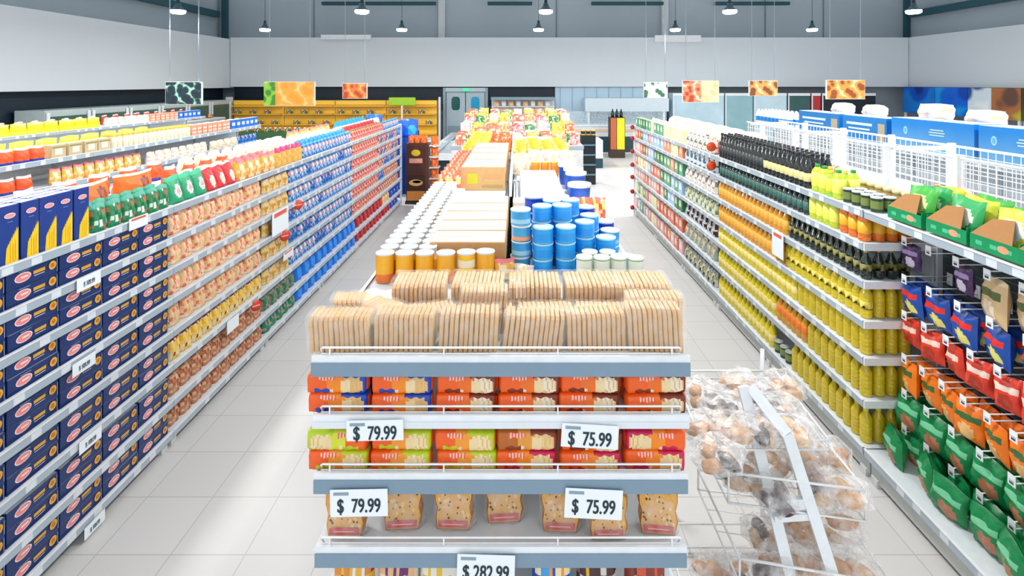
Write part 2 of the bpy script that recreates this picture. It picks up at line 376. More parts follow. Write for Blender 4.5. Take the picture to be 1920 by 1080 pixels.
K['blue_dark'] = bagk('soup_pack', 'food packet', .115, .06, .16, tex('#1d62bf', ['#e6736c', '#0f2c63', '#f2c9c0', '#44a9e2'], 4, 16, top='#12386f', tz=.9, p=.5), 16)
K['red_pink'] = bagk('soup_pack', 'food packet', .12, .06, .16, tex('#dc4448', ['#f2a39b', '#b51f2b', '#f3b56a', '#f4d9cf'], 4, 17, top='#7e1520', tz=.9, p=.6), 17)
K['orange_mix'] = bagk('soup_pack', 'food packet', .12, .06, .155, tex('#ef9a45', ['#f4cf87', '#dd5a3a', '#3d69b5', '#f5e3c3'], 4, 18, top='#223e7d', tz=.9, p=.6), 18)
K['bright_blue'] = bagk('sugar_bag', 'food bag', .20, .10, .17, spot('#0c78e0', '#1a90f2', 0, .5, .6, .35), 19)
K['dark_red'] = bagk('flour_bag', 'food bag', .20, .10, .17, spot('#b5121f', '#c92230', 0, .5, .6, .35), 20)
K['deep_blue'] = bagk('flour_bag', 'food bag', .20, .10, .17, spot('#1246b8', '#e8eefb', 0, .5, .28, .18), 21)
K['green_grey'] = bagk('lentil_bag', 'food bag', .15, .09, .15, tex('#7b8a72', ['#3d6e56', '#a7a08a', '#c26a60', '#0e7a52'], 5, 22, p=.6), 22)
K['green_low'] = bagk('lentil_bag', 'food bag', .15, .09, .15, tex('#0d8a63', ['#9aa08e', '#c98d84', '#0c6e50'], 4, 23, p=.45), 23)
K['orange_long'] = bagk('snack_bag', 'snack bag', .40, .12, .19, spot('#f26a12', '#8a3c1c', .35, .5, .22, .3, top='#f3d9cc', tz=.92, c2='#c2553a'), 24)
K['beige_bag'] = bagk('flour_bag', 'food bag', .22, .11, .15, tex('#e4d3ba', ['#efe4d2', '#d5c1a2'], 4, 25, p=.5), 25)
K['orange_blue'] = bagk('snack_bag', 'snack bag', .18, .1, .17, split((.18, '#1d3ea8'), (.8, '#f2571f'), (1, '#f4e6df')), 26)
K['white_bag'] = bagk('rice_bag', 'food bag', .17, .1, .17, tex('#ece9e4', ['#f3c9bf', '#f7f3ec', '#ddd7d0', '#f0dc9a'], 4, 27, p=.4), 27)
K['lightblue_bag'] = bagk('salt_bag', 'food bag', .13, .08, .20, split((.55, '#4aa9dc'), (1, '#19a4e0')), 28)
K['yellow_pillow'] = bagk('snack_bag', 'snack bag', .30, .12, .20, split((.3, '#f2e640'), (.75, '#e8e000'), (1, '#f4ee55')), 29)
K['yellow_jar'] = Kind('jar', 'jar', MB().lathe([(.04, 0), (.045, .01), (.045, .13), (.035, .15), (.036, .155), (.038, .16), (.038, .185), (0, .186)], '#e9d9b6', 12, mats=[M(x, .25) for x in ['#eadfc8'] * 4 + ['#f4c33c'] * 3]))
K['tan_box'] = Kind('carton', 'food carton', carton(.2, .12, .15, '#c9b48c', [('r', 0, .07, .05, .035, '#e8e2cf'), ('r', 0, .12, .09, .008, '#8f8a55')], top='#f0efe9'))
K['blue_top'] = Kind('carton', 'food carton', carton(.16, .1, .17, '#2a6fd0', [('r', 0, .09, .05, .03, '#cfe3f6')], top='#eef2f6'))
K['peach_box'] = Kind('carton', 'food carton', carton(.13, .1, .17, '#e9a07e', [('r', 0, .05, .05, .012, '#f7e2d6'), ('r', 0, .11, .05, .012, '#f7e2d6')], top='#f3e2d6'))
K['veg_crate'] = Kind('produce_pack', 'produce pack', bag(.26, .16, .14, tex('#3f7d3a', ['#e8641f', '#f2c02a', '#8a3a55', '#dfe9d5', '#276b4a'], 4, 30, p=.7), 30))

# bottles
def bottle(name, r, h, oil, cap, lab, neck=.3, seg=12, lz=(.22, .55), trans=.0, cat='bottle', square=False, ribs=False):
    bh = h * (1 - neck); bm_ = M(oil, .08, spec=.7, var=.32, scale=26, coat=.3, trans=trans)
    prof = [(r * .85, 0), (r, .008)]
    if ribs:
        for k in range(5):
            z = bh * (.12 + .16 * k); prof += [(r, z), (r * .94, z + bh * .03), (r, z + bh * .06)]
    prof += [(r, bh * .92), (r * .88, bh), (r * .5, bh + (h - bh) * .45), (r * .36, bh + (h - bh) * .6), (r * .36, h - .02)]
    capm = MB().lathe([(r * .42, h - .025), (r * .44, h - .022), (r * .44, h - .002), (r * .36, h), (0, h)], M(cap, .35), seg)
    parts = [('cap', capm)]
    if lab:
        parts.append(('label', MB().lathe([(r + .0008, h * lz[0]), (r + .0012, h * lz[0] + .001), (r + .0012, h * lz[1] * .55), (r + .0012, h * lz[1])], M(lab, .4), seg, mats=[M(lab, .4), M(lab, .4), M(lab, .4)])))
    return Kind(name, cat, MB().lathe(prof, bm_, seg), parts)
K['oil'] = bottle('oil_bottle', .038, .225, '#dcc41c', '#f0dc5a', '#e3cf58', .26, ribs=True, lz=(.3, .5))
K['oil_plain'] = bottle('oil_bottle', .038, .225, '#d8be1a', '#e6d640', None, .26, ribs=True)
K['amber'] = bottle('oil_bottle', .036, .22, '#e09a1a', '#f2ead8', '#f0b244', .3, lz=(.2, .55))
K['cooking'] = bottle('oil_bottle', .036, .22, '#e6d01e', '#f4ead4', '#f0dc8a', .3, lz=(.25, .5))
K['orange_cap'] = bottle('oil_bottle', .036, .22, '#e0a01c', '#e8541a', '#ef7a22', .3, lz=(.3, .6))
K['black_bottle'] = bottle('wine_bottle', .034, .27, '#10181a', '#0d1012', '#31393a', .34, lz=(.2, .5))
K['black_gold'] = bottle('wine_bottle', .034, .27, '#10181a', '#1b1d1a', '#d8cf8e', .34, lz=(.2, .45))
K['green_vinegar'] = bottle('vinegar_bottle', .034, .20, '#202c20', '#c2b654', '#8a8448', .4, lz=(.28, .5))
K['dark_small'] = bottle('vinegar_bottle', .033, .19, '#18302c', '#12201e', '#3c6a60', .36, lz=(.2, .55))
K['lime_bottle'] = bottle('juice_bottle', .04, .21, '#c9d92a', '#1b8d3a', '#eef06a', .22, lz=(.2, .7))
K['orange_bottle'] = bottle('juice_bottle', .04, .215, '#ef7d1c', '#e2301b', '#f4b82a', .24, lz=(.25, .6))
K['yellow_green'] = bottle('juice_bottle', .038, .19, '#9fd12a', '#e6c43a', '#e8e24a', .3, lz=(.2, .7))
K['tan_jar'] = Kind('jar', 'jar', MB().lathe([(.034, 0), (.038, .01), (.038, .075), (.03, .09), (.036, .092), (.036, .115), (0, .116)], '#b79a5a', 12, mats=[M(x, .25) for x in ['#b79a5a'] * 3 + ['#d9cfa0'] * 3]))
K['green_can'] = Kind('tin_can', 'can', can(.036, .10, '#33452c', '#c9d0b0', '#7d8b4a'))
print('kinds', len(K))
# ------------------------------------------------------------------ shelving
PANEL = M('#d5dbe0', .5); SHELF = M('#dfe5ea', .35); BACKG = M('#8f9aa2', .5)
def unit(name, L, depth, levels, label, loc, rot, group, base_h=None, height=None, back=PANEL, rail=RAIL, tick=True, seed=0, side_l=False, side_r=False, rail_h=.042):
    """one bay of shelving: front faces local -Y, front edge at y=0, length along local X"""
    rr = random.Random(seed + int(L * 1000)); height = height or max(levels) + .01
    t = obj(name, None, None, loc, rot, label=label, category='shelving'); 
    if group: t['group'] = group
    obj('back_panel', MB().box(-L / 2 + .02, L / 2 - .02, depth - .012, depth, .05, height - .03, back), t)
    for sx in (-1, 1): obj('upright', MB().box(sx * (L / 2 - .011) - .009, sx * (L / 2 - .011) + .009, depth - .045, depth + .01, 0.002, height, M('#c8d0d6', .4)), t)
    low = min(levels)
    kb = MB().box(-L / 2 + .004, L / 2 - .004, .035, .055, .03, low - .022, M('#c4c7c2', .5))
    for sx in (-1, 1): kb.box(sx * (L / 2 - .05) - .03, sx * (L / 2 - .05) + .03, .02, depth - .05, .002, .05, M('#d2d5d3', .5))
    obj('kick_plate', kb, t)
    for z in levels:
        s = obj('shelf', MB().box(-L / 2 + .003, L / 2 - .003, 0, depth - .02, z - .02, z, SHELF), t)
        m = MB(); m.box(-L / 2 + .002, L / 2 - .002, -.012, -.001, z - rail_h, z + .006, rail)
        m.box(-L / 2 + .002, L / 2 - .002, -.016, -.001, z + .002, z + .009, WHITE)  # white strip paints the highlight along the top edge of the rail
        if tick:
            x = -L / 2 + .1
            while x < L / 2 - .1:
                x += rr.uniform(.12, .35)
                if x < L / 2 - .05: n = len(m.v); m.v += [(x - .03, -.0128, z - rail_h + .004), (x + .03, -.0128, z - rail_h + .004), (x + .03, -.0128, z - .002), (x - .03, -.0128, z - .002)]; m.face([n, n + 1, n + 2, n + 3], '#d9e0e6')
        obj('price_rail', m, s)
        if z != max(levels) and depth > .4:
            bm2 = MB()
            for sx in (-1, 1): bm2.bar((sx * (L / 2 - .02), .06, z - .026), (sx * (L / 2 - .02), depth - .03, z - .04), .012, .02, M('#c8d0d6', .4))
            obj('bracket', bm2, s)
    if side_l or side_r:
        for f, sx in ((side_l, -1), (side_r, 1)):
            if f:
                m = MB(); x = sx * (L / 2 + .012)
                m.box(x - .011, x + .011, -.01, .03, 0.003, height, WHITE).box(x - .011, x + .011, depth - .04, depth, 0.003, height, WHITE).box(x - .011, x + .011, .03, depth - .04, height - .04, height, WHITE)
                for z in levels: m.box(x - .006, x + .006, .03, depth - .04, z - .02, z - .008, WHITE)
                obj('side_frame', m, t)
    return t
LZ = [1.715, 1.495, 1.28, 1.065, .83, .59, .335, .115]
XL = -2.46; DL = .5
ybs = [2.33, 3.80, 5.24, 6.76, 8.28, 9.80, 11.30]
for i in range(6):
    y0, y1 = ybs[i], ybs[i + 1]
    unit('shelving_unit', y1 - y0, DL, LZ, 'white aisle shelving bay, %s from the front in the left run' % nth(i + 1), (XL, (y0 + y1) / 2, 0), PI / 2, 'left aisle shelving bays', seed=i, side_r=(i == 5))
    unit('shelving_unit', y1 - y0, DL, [1.715, 1.2, .7, .115], 'white shelving bay backing onto the %s bay of the left run' % nth(i + 1), (XL - 2 * DL - .03, (y0 + y1) / 2, 0), -PI / 2, 'bays backing the left run', seed=i)
SH = ['top', 'second', 'third', 'fourth', 'fifth', 'sixth', 'seventh', 'bottom']
def row(kinds, side, X, y0, y1, z, pitch, look, where, group, stack=1, jit=.006, tilt=.0, dz=0, tiltx=0, rj=.03, parts=True, layers=1, seed=0, dd=.1, cat=None):
    """goods side by side along an aisle; side 'L' faces +X, 'R' faces -X"""
    rr = random.Random(int(abs(z * 100) + y0 * 37 + seed)); rot = PI / 2 if side == 'L' else -PI / 2; sg = -1 if side == 'L' else 1
    n = int((y1 - y0) / pitch + .3)
    for la in range(layers):
        for i in range(n):
            k = kinds[rr.randrange(len(kinds))] if isinstance(kinds, list) else kinds
            y = y0 + (i + .5) * (y1 - y0) / n
            for s in range(stack):
                lab = '%s, %s from the front, %s' % (look, nth(i + 1), where)
                if stack == 2: lab = '%s, %s from the front, %s, %s one' % (look, nth(i + 1), where, ('lower', 'upper')[s])
                if layers > 1: lab += ', %s row' % nth(la + 1)
                put(K[k], (X + sg * (la * dd + rr.uniform(-jit, jit)), y + rr.uniform(-jit, jit) * .5, z + s * dz), (tiltx, 0, rot + rr.uniform(-rj, rj)), lab, group, parts=parts, cat=cat)
# navy cartons lying on the seven lower levels
for li in range(1, 8):
    z = LZ[li]
    row('lying_pasta', 'L', XL - .075, 2.28, 3.785, z + .001, .301, 'lying navy carton', '%s shelf of left run' % SH[li], 'navy cartons lying on the left shelves', stack=2, dz=.0855, jit=.003, rj=.012)
for li in range(1, 5):
    row(['cream_pink', 'cream_pink2'], 'L', XL - .075, 3.83, 5.22, LZ[li] + .001, .15, 'cream and pink pasta bag', '%s shelf of left run' % SH[li], 'cream pasta bags on the left shelves')
row('yellow_red', 'L', XL - .075, 3.83, 5.22, LZ[5] + .001, .14, 'yellow and dark red bag', 'sixth shelf of left run', 'yellow and dark red bags')
for li in (6, 7):
    row('brown_bag', 'L', XL - .075, 3.83, 5.22, LZ[li] + .001, .14, 'brown biscuit bag', '%s shelf of left run' % SH[li], 'brown bags on the lower left shelves')
for li in range(1, 6):
    row('ochre_bag', 'L', XL - .075, 5.27, 5.85, LZ[li] + .001, .145, 'ochre bag with purple top', '%s shelf of left run' % SH[li], 'ochre bags on the left shelves')
    row(['blue_label', 'blue_label', 'blue_dark'], 'L', XL - .07, 5.87, 8.1, LZ[li] + .001, .124, 'blue packet with pink print', '%s shelf of left run' % SH[li], 'blue packets on the left shelves')
    row('red_pink', 'L', XL - .07, 8.13, 9.6, LZ[li] + .001, .13, 'red packet with pink print', '%s shelf of left run' % SH[li], 'red packets on the left shelves')
    row(['orange_mix', 'blue_dark', 'orange_mix'] if li < 5 else 'orange_mix', 'L', XL - .07, 9.63, 11.2, LZ[li] + .001, .13, 'orange and blue packet', '%s shelf of left run' % SH[li], 'orange packets on the left shelves')
for li in (6, 7):
    row('green_grey' if li == 6 else 'green_low', 'L', XL - .075, 5.27, 6.0, LZ[li] + .001, .15, 'grey green lentil bag', '%s shelf of left run' % SH[li], 'green bags low on the left')
    row('bright_blue', 'L', XL - .085, 6.03, 8.25, LZ[li] + .001, .205, 'bright blue sugar bag', '%s shelf of left run' % SH[li], 'bright blue bags low on the left')
    row('dark_red', 'L', XL - .085, 8.3, 9.9, LZ[li] + .001, .205, 'dark red flour bag', '%s shelf of left run' % SH[li], 'dark red bags low on the left')
    row('yellow_bag' if li == 6 else 'dark_red', 'L', XL - .085, 9.93, 10.5, LZ[li] + .001, .19, 'yellow bag' if li == 6 else 'deep red bag', '%s shelf of left run' % SH[li], 'bags low near the far end')
    row('deep_blue', 'L', XL - .085, 10.5, 11.2, LZ[li] + .001, .22, 'deep blue bag', '%s shelf of left run' % SH[li], 'deep blue bags at the far end')
# the top of the left run
T = LZ[0] + .001; W0 = 'top of left run'
for i, y in enumerate((2.49, 2.605, 2.715, 2.82, 2.925, 3.035)):
    for la in range(3):
        put(K['tall_pasta'], (XL - .045 - la * .062, y + R.uniform(-.004, .004), T), (0, 0, PI / 2 + R.uniform(-.05, .05)), 'tall navy carton with yellow fan, %s from the front, %s row back' % (nth(i + 1), nth(la + 1)), 'tall navy pasta cartons')
row('green_pea', 'L', XL - .05, 3.13, 3.82, T, .115, 'green legume pack', W0, 'green legume packs', layers=2, dd=.085)
row('green_bag', 'L', XL - .06, 3.85, 4.30, T, .15, 'bright green bag', W0, 'green bags on the left run', tiltx=-.2)
row('red_bag', 'L', XL - .06, 4.32, 4.75, T, .145, 'red bag with cream patch', W0, 'red bags on the left run', tiltx=-.25)
row('yellow_bag', 'L', XL - .06, 4.78, 5.5, T, .145, 'yellow orange pasta bag', W0, 'yellow bags on the left run', layers=2, dd=.1)
row('magenta_bag', 'L', XL - .06, 5.52, 6.2, T, .135, 'ochre bag with magenta top', W0, 'magenta topped bags')
row('blue_label', 'L', XL - .06, 6.22, 8.0, T, .12, 'blue printed packet', W0, 'blue packets on the left run')
row('lightblue_bag', 'L', XL - .14, 6.22, 8.0, T, .13, 'light blue salt bag', W0, 'light blue bags on the left run')
row('red_pink', 'L', XL - .06, 8.02, 9.9, T, .125, 'red printed packet', W0, 'red packets on the left run', layers=2, dd=.09)
row('blue_label', 'L', XL - .06, 9.92, 11.2, T, .13, 'blue and white packet', W0, 'far packets on the left run')
row('red_bag', 'L', XL - .3, 8.4, 10.2, T, .2, 'orange red bag heaped behind', W0, 'red bags behind the packets')
W1 = 'back half of left run top'
row('orange_long', 'L', -2.98, 3.05, 4.35, T, .42, 'long orange snack bag', W1, 'long orange bags', rj=.12)
row('tan_box', 'L', -2.84, 2.5, 3.0, T, .25, 'white topped tan carton', W1, 'tan cartons')
row('beige_bag', 'L', -2.80, 4.4, 5.55, T, .24, 'beige flour bag', W1, 'beige bags', rj=.12)
row('orange_blue', 'L', -3.0, 4.45, 5.55, T, .27, 'orange and blue bag', W1, 'orange and blue bags', rj=.2)
row('orange_blue', 'L', -3.3, 3.4, 5.0, T, .32, 'orange bag at the far edge', W1, 'orange bags at the far edge', rj=.2)
row('white_bag', 'L', -2.86, 5.7, 8.4, T, .18, 'white rice bag', W1, 'white bags', layers=2, dd=.16, rj=.2)
row('beige_bag', 'L', -3.28, 5.15, 7.4, T, .25, 'cream flour bag', W1, 'cream bags', rj=.2)
row('yellow_bag', 'L', -3.25, 7.5, 9.2, T, .2, 'yellow pasta bag', W1, 'yellow bags behind', rj=.2)
row('white_bag', 'L', -2.9, 8.5, 11.1, T, .2, 'pale rice bag', W1, 'pale bags behind', rj=.2)
row('lightblue_bag', 'L', -3.2, 9.3, 11.1, T, .2, 'pale blue bag', W1, 'pale blue bags behind', rj=.2)

# far left runs, seen over the first
def run(name, X, y0, y1, n, where, levels, rot=PI / 2, depth=.5, **kw):
    for i in range(n):
        a = y0 + (y1 - y0) * i / n; b = y0 + (y1 - y0) * (i + 1) / n
        unit(name, b - a, depth, levels, 'white shelving bay, %s from the front in the %s' % (nth(i + 1), where), (X, (a + b) / 2, 0), rot, '%s bays' % where, seed=i, **kw)
LD = [1.73, 1.42, 1.1, .75, .4, .12]
run('shelving_unit', -5.3, 5.2, 11.0, 4, 'second run from the left aisle', LD, rail_h=.05)
TD = 1.731; W2 = 'top of second left run'
row('orange_blue', 'L', -5.37, 5.3, 6.05, TD, .19, 'orange and blue bag', W2, 'orange bags on the second run')
row('tan_box', 'L', -5.38, 6.08, 7.0, TD, .21, 'tan carton with white top', W2, 'tan cartons on the second run')
row('yellow_jar', 'L', -5.36, 7.02, 8.7, TD, .1, 'yellow lidded jar', W2, 'yellow lidded jars', layers=2, dd=.1)
row('peach_box', 'L', -5.37, 8.72, 9.9, TD, .14, 'peach food carton', W2, 'peach cartons on the second run', stack=1)
row('blue_top', 'L', -5.37, 9.92, 10.95, TD, .17, 'blue carton with pale top', W2, 'blue cartons on the second run')
row('yellow_pillow', 'L', -5.66, 5.6, 8.2, TD, .33, 'bright yellow bag', W2, 'bright yellow bags', rj=.1)
row('beige_bag', 'L', -5.66, 8.3, 10.9, TD, .25, 'beige bag behind the cartons', W2, 'beige bags on the second run', rj=.2)
W3 = 'second level of second left run'
row('orange_blue', 'L', -5.37, 5.3, 5.9, LD[1] + .001, .2, 'orange red bag', W3, 'bags on the second level')
row('yellow_bag', 'L', -5.37, 6.1, 7.6, LD[1] + .001, .16, 'yellow green pasta bag', W3, 'yellow bags on the second level')
row('white_bag', 'L', -5.37, 7.7, 9.2, LD[1] + .001, .18, 'pale rice bag', W3, 'pale bags on the second level')
row('beige_bag', 'L', -5.37, 9.3, 10.2, LD[1] + .001, .22, 'tan flour bag', W3, 'tan bags on the second level')
row('blue_dark', 'L', -5.37, 10.2, 10.95, LD[1] + .001, .14, 'dark blue packet', W3, 'dark blue packets on the second level')
run('shelving_unit', -8.2, 8.2, 14.0, 4, 'third run from the left aisle', [1.72, 1.3, .9, .12])
W4 = 'top of third left run'
row('yellow_pillow', 'L', -8.3, 8.4, 10.6, 1.721, .32, 'yellow snack bag', W4, 'yellow bags on the third run', rj=.1)
row('white_bag', 'L', -8.3, 10.7, 12.0, 1.721, .19, 'white bag', W4, 'white bags on the third run')
row('peach_box', 'L', -8.3, 12.0, 13.0, 1.721, .16, 'peach carton', W4, 'peach cartons on the third run')
row('blue_top', 'L', -8.3, 13.0, 13.9, 1.721, .18, 'blue carton', W4, 'blue cartons on the third run')
row('red_bag', 'L', -8.6, 8.4, 13.8, 1.721, .32, 'pinkish red bag behind', W4, 'red bags on the third run', rj=.2)
# coolers and cabinets along the left wall
for i in range(6):
    y = 12.3 + i * 1.33
    t = obj('display_cabinet', MB().box(-11.6, -10.9, y, y + 1.3, .002, 1.95, M('#b9c6c6', .3)).box(-10.895, -10.885, y + .1, y + 1.2, .5, 1.8, M('#3f6159', .2, var=.3, scale=3)), None, label='pale glass fronted cabinet by the left wall, %s from the front' % nth(i + 1), category='cabinet', group='cabinets along the left wall')
    obj('door_frame', MB().box(-10.884, -10.86, y + .02, y + .1, .3, 1.9, WHITE).box(-10.884, -10.86, y + 1.2, y + 1.28, .3, 1.9, WHITE), t)
for i in range(9):
    obj('produce_pack', K['veg_crate'].root, None, (-10.56 + .04 * (i % 3), 12.2 + i * .75, 1.40), PI / 2, label='mixed produce pack, %s from the front before the left wall cabinets' % nth(i + 1), category='produce pack', group='produce before the cabinets')
obj('produce_counter', MB().box(-10.78, -10.3, 12.0, 18.8, .002, 1.395, WHITE).box(-10.299, -10.28, 12.0, 18.8, 1.3, 1.36, RAIL), None, label='long white produce counter along the left wall', category='counter')
# ------------------------------------------------------------------ right run
XR = 2.28; LR = [1.757, 1.54, 1.29, 1.03, .79, .51, .20]; DR = .5
rb = [3.5, 4.85, 6.18, 7.4, 8.9, 10.4]
SR = ['top', 'second', 'third', 'fourth', 'fifth', 'sixth', 'bottom']
for i in range(5):
    y0, y1 = rb[i], rb[i + 1]
    unit('shelving_unit', y1 - y0, DR, LR, 'white aisle shelving bay, %s from the hanging packs in the right run' % nth(i + 1), (XR, (y0 + y1) / 2, 0), -PI / 2, 'right aisle shelving bays', seed=20 + i, side_l=(i == 4))
# near bay: top shelf, pegs and a deep bottom shelf
nb = unit('shelving_unit', 1.48, DR, [1.757, .20], 'near right shelving bay with wire hooks under its top shelf', (XR, 2.75, 0), -PI / 2, None, back=M('#3a4449', .5), seed=31)
m = MB()
for z in [.28 + .05 * k for k in range(29)]: m.box(-.71, .71, DR - .022, DR - .013, z, z + .006, M('#5d676c', .5))
obj('slat_rows', m, nb)
def rrow(*a, **k): row(a[0], 'R', *a[1:], **k)
GR = 'right run'
def bottles(kinds, y0, y1, li, look, group, depth=1, pitch=.083, dd=.085, X=XR + .055):
    rrow(kinds, X, y0, y1, LR[li] + .001, pitch, look, '%s shelf of right run' % SR[li], group, layers=depth, dd=dd, jit=.003, rj=.0)
bottles('black_gold', 3.95 + .28, 5.0, 0, 'gold labelled black bottle', 'black bottles with gold labels', 3, .075, .078, XR + .05)
bottles('black_bottle', 5.0, 6.1, 0, 'plain black bottle', 'plain black bottles', 3, .075, .078, XR + .05)
bottles(['yellow_green', 'lime_bottle'], 3.82, 4.2, 0, 'yellow green juice bottle', 'juice bottles on the right run', 2, .095, .1)
bottles('green_can', 3.42, 3.8, 0, 'dark olive can', 'olive cans on the right run', 2)
bottles('tan_jar', 3.3, 4.1, 0, 'small tan jar', 'tan jars at the back', 1, .085, .1, XR + .30)
bottles('dark_small', 4.25, 6.1, 1, 'small dark bottle', 'dark bottles on the second shelf')
bottles('lime_bottle', 3.86, 4.22, 1, 'green capped yellow bottle', 'yellow and green bottles', 1, .088)
bottles('orange_bottle', 3.53, 3.84, 1, 'orange bottle', 'orange and red bottles', 2, .085)
bottles('green_vinegar', 3.53, 4.55, 2, 'dark vinegar bottle', 'vinegar bottles', 1, .075)
bottles('amber', 4.57, 6.12, 2, 'amber oil bottle', 'amber oil on the third shelf')
bottles('oil', 3.53, 4.6, 3, 'yellow oil bottle', 'yellow oil on the fourth shelf')
bottles('amber', 4.62, 6.12, 3, 'amber oil bottle', 'amber oil on the fourth shelf')
bottles('oil_plain', 3.53, 4.4, 4, 'plain yellow oil bottle', 'yellow oil on the fifth shelf')
bottles('cooking', 4.42, 6.12, 4, 'pale yellow oil bottle', 'pale oil on the fifth shelf')
bottles('oil_plain', 3.53, 4.25, 5, 'plain yellow oil bottle', 'yellow oil on the sixth shelf')
bottles('orange_cap', 4.27, 4.75, 5, 'orange capped oil bottle', 'orange capped oil')
bottles('cooking', 4.77, 6.12, 5, 'pale yellow oil bottle', 'pale oil on the sixth shelf')
bottles('oil_plain', 3.53, 4.5, 6, 'plain yellow oil bottle', 'yellow oil on the bottom shelf')
bottles('green_can', 4.52, 4.8, 6, 'small green bottle', 'green cans on the bottom shelf')
bottles('cooking', 4.82, 6.12, 6, 'pale yellow oil bottle', 'pale oil on the bottom shelf')
for li, kk in ((2, 'green_vinegar'), (3, 'oil_plain'), (4, 'oil_plain'), (5, 'oil_plain'), (6, 'oil_plain'), (1, 'orange_bottle')):
    for q in range(1, 4):
        if li == 1 and q == 1: continue
        put(K[kk], (XR + .055 + .085 * q, 3.575, LR[li] + .001), 0, '%s, %s back from the aisle, open end of the %s shelf' % ({'green_vinegar': 'vinegar bottle', 'orange_bottle': 'orange bottle'}.get(kk, 'yellow oil bottle'), nth(q + 1), SR[li]), 'bottles along the open shelf ends')
# white returns closing the open ends of the oil shelves
for li in range(1, 6):
    m = MB().box(XR - .012, XR + .46, 3.484, 3.496, LR[li] - .04, LR[li] + .008, WHITE)
    obj('end_rail', m, None, label='white end rail closing the %s oil shelf' % SR[li], category='rail')
# further bays
def gen(name, cat, w, d, h, base, alts, seed, top=None):
    kk = bag(w, d, h, tex(base, alts, 4, seed, top=top, p=.5), seed, nx=8, nz=8); K[name] = Kind(name, cat, kk); return name
SEC1 = ['#d9dfd2', '#4fa27a', '#e8eae4', '#cbb35a', '#7b2f3c', '#c8d8de', '#3c4744']
SEC2 = ['#a9c8e8', '#d9754c', '#e9ecef', '#d9a7a0', '#3f7f58', '#5f9bd0', '#e7dca0']
A1 = [('#dfe4da', ['#3c8a60', '#c25a4c', '#f0efe6']), ('#cfe0e4', ['#2d6a9a', '#efe7d0', '#5d3a32']), ('#e8e2da', ['#cfa0a0', '#9a8a7c', '#ffffff']), ('#d7e2dc', ['#e2b53c', '#6b8a62']), ('#d4dcdd', ['#4c1a24', '#8f979a']), ('#d8cfc0', ['#c99a2e', '#9cb0aa']), ('#cfd4d2', ['#2a2c2e', '#e3c8bf', '#b4b86a'])]
for li in range(7):
    nm = gen('grocery_pack_%s' % 'abcdefg'[li], 'food pack', .14, .1, .17, A1[li][0], A1[li][1], 60 + li)
    K[nm].name = 'food_pack'
    rrow(nm, XR + .07, 6.22, 7.36, LR[li] + .001, .15, 'pale printed food pack', '%s shelf of right run' % SR[li], 'pale packs beyond the oil, %s shelf' % SR[li])
A2 = [('#efe6b4', '#f2eccc', 'cream'), ('#e98f6c', '#f4c4ae', 'coral'), ('#5fa37a', '#dfe9c8', 'green'), ('#a7c6ea', '#f1f4f8', 'pale blue'), ('#3c7d55', '#c9d9a2', 'dark green'), ('#e3744f', '#f5ddcc', 'orange'), ('#e6bab2', '#f5ece8', 'pink')]
for li in range(7):
    for sct in range(3):
        c = A2[(li + sct * 2) % 7]; nm = 'g%d%d' % (li, sct)
        K[nm] = Kind('food_carton', 'food carton', carton(.17, .1, .175, c[0], [('r', 0, .09, .05, .03, c[1]), ('e', 0, .135, .03, .012, '#ffffff')], top=c[1]))
        a = 7.43 + sct * .98
        rrow([nm, nm, 'g%d%d' % (li, max(sct - 1, 0)), 'g%d%d' % (max(li - 1, 0), sct)], XR + .07, a, a + .96, LR[li] + .001, .19, 'printed food carton', '%s shelf, %s far bay of right run' % (SR[li], nth(sct + 1)), 'printed cartons, %s shelf, %s far bay' % (SR[li], nth(sct + 1)))
# top of the run toward the far end
W5 = 'top of right run'
rrow('white_bag', XR + .3, 4.2, 6.1, LR[0] + .001, .2, 'pale pack behind the black bottles', W5, 'pale packs behind the black bottles', rj=.2)
rrow('beige_bag', XR + .07 + .33, 6.2, 7.4, LR[0] + .001, .22, 'cream pack', W5, 'cream packs on the right run', rj=.2)
rrow('white_bag', XR + .34, 7.45, 10.3, LR[0] + .001, .2, 'white pack', W5, 'white packs on the right run', rj=.2)
for i in range(7):   # red round end labels on the far end post
    m = MB().lathe([(.045, 0), (.045, .004), (0, .004)], M('#c02a2a', .4), 16); mm = m.mesh('wobbler'); mm.transform(Matrix.Rotation(PI / 2, 4, 'X'))
    obj('shelf_marker', mm, None, (XR - .045, 10.35 - .0, LR[i] - .02), 0, label='red round marker on the far end post at the %s shelf' % SR[i], category='marker', group='red markers on the far post')
for i, (y, z, c) in enumerate(((6.16, 1.86, '#e8501c'), (6.16, 1.64, '#e8501c'))):
    m = MB().lathe([(.055, 0), (.055, .004), (0, .004)], M(c, .4), 18); mm = m.mesh('wobbler'); mm.transform(Matrix.Rotation(PI / 2, 4, 'X'))
    obj('shelf_marker', mm, None, (XR - .04, y, z), 0, label='orange round shelf marker %s the black bottles' % ('above' if i == 0 else 'below'), category='marker')

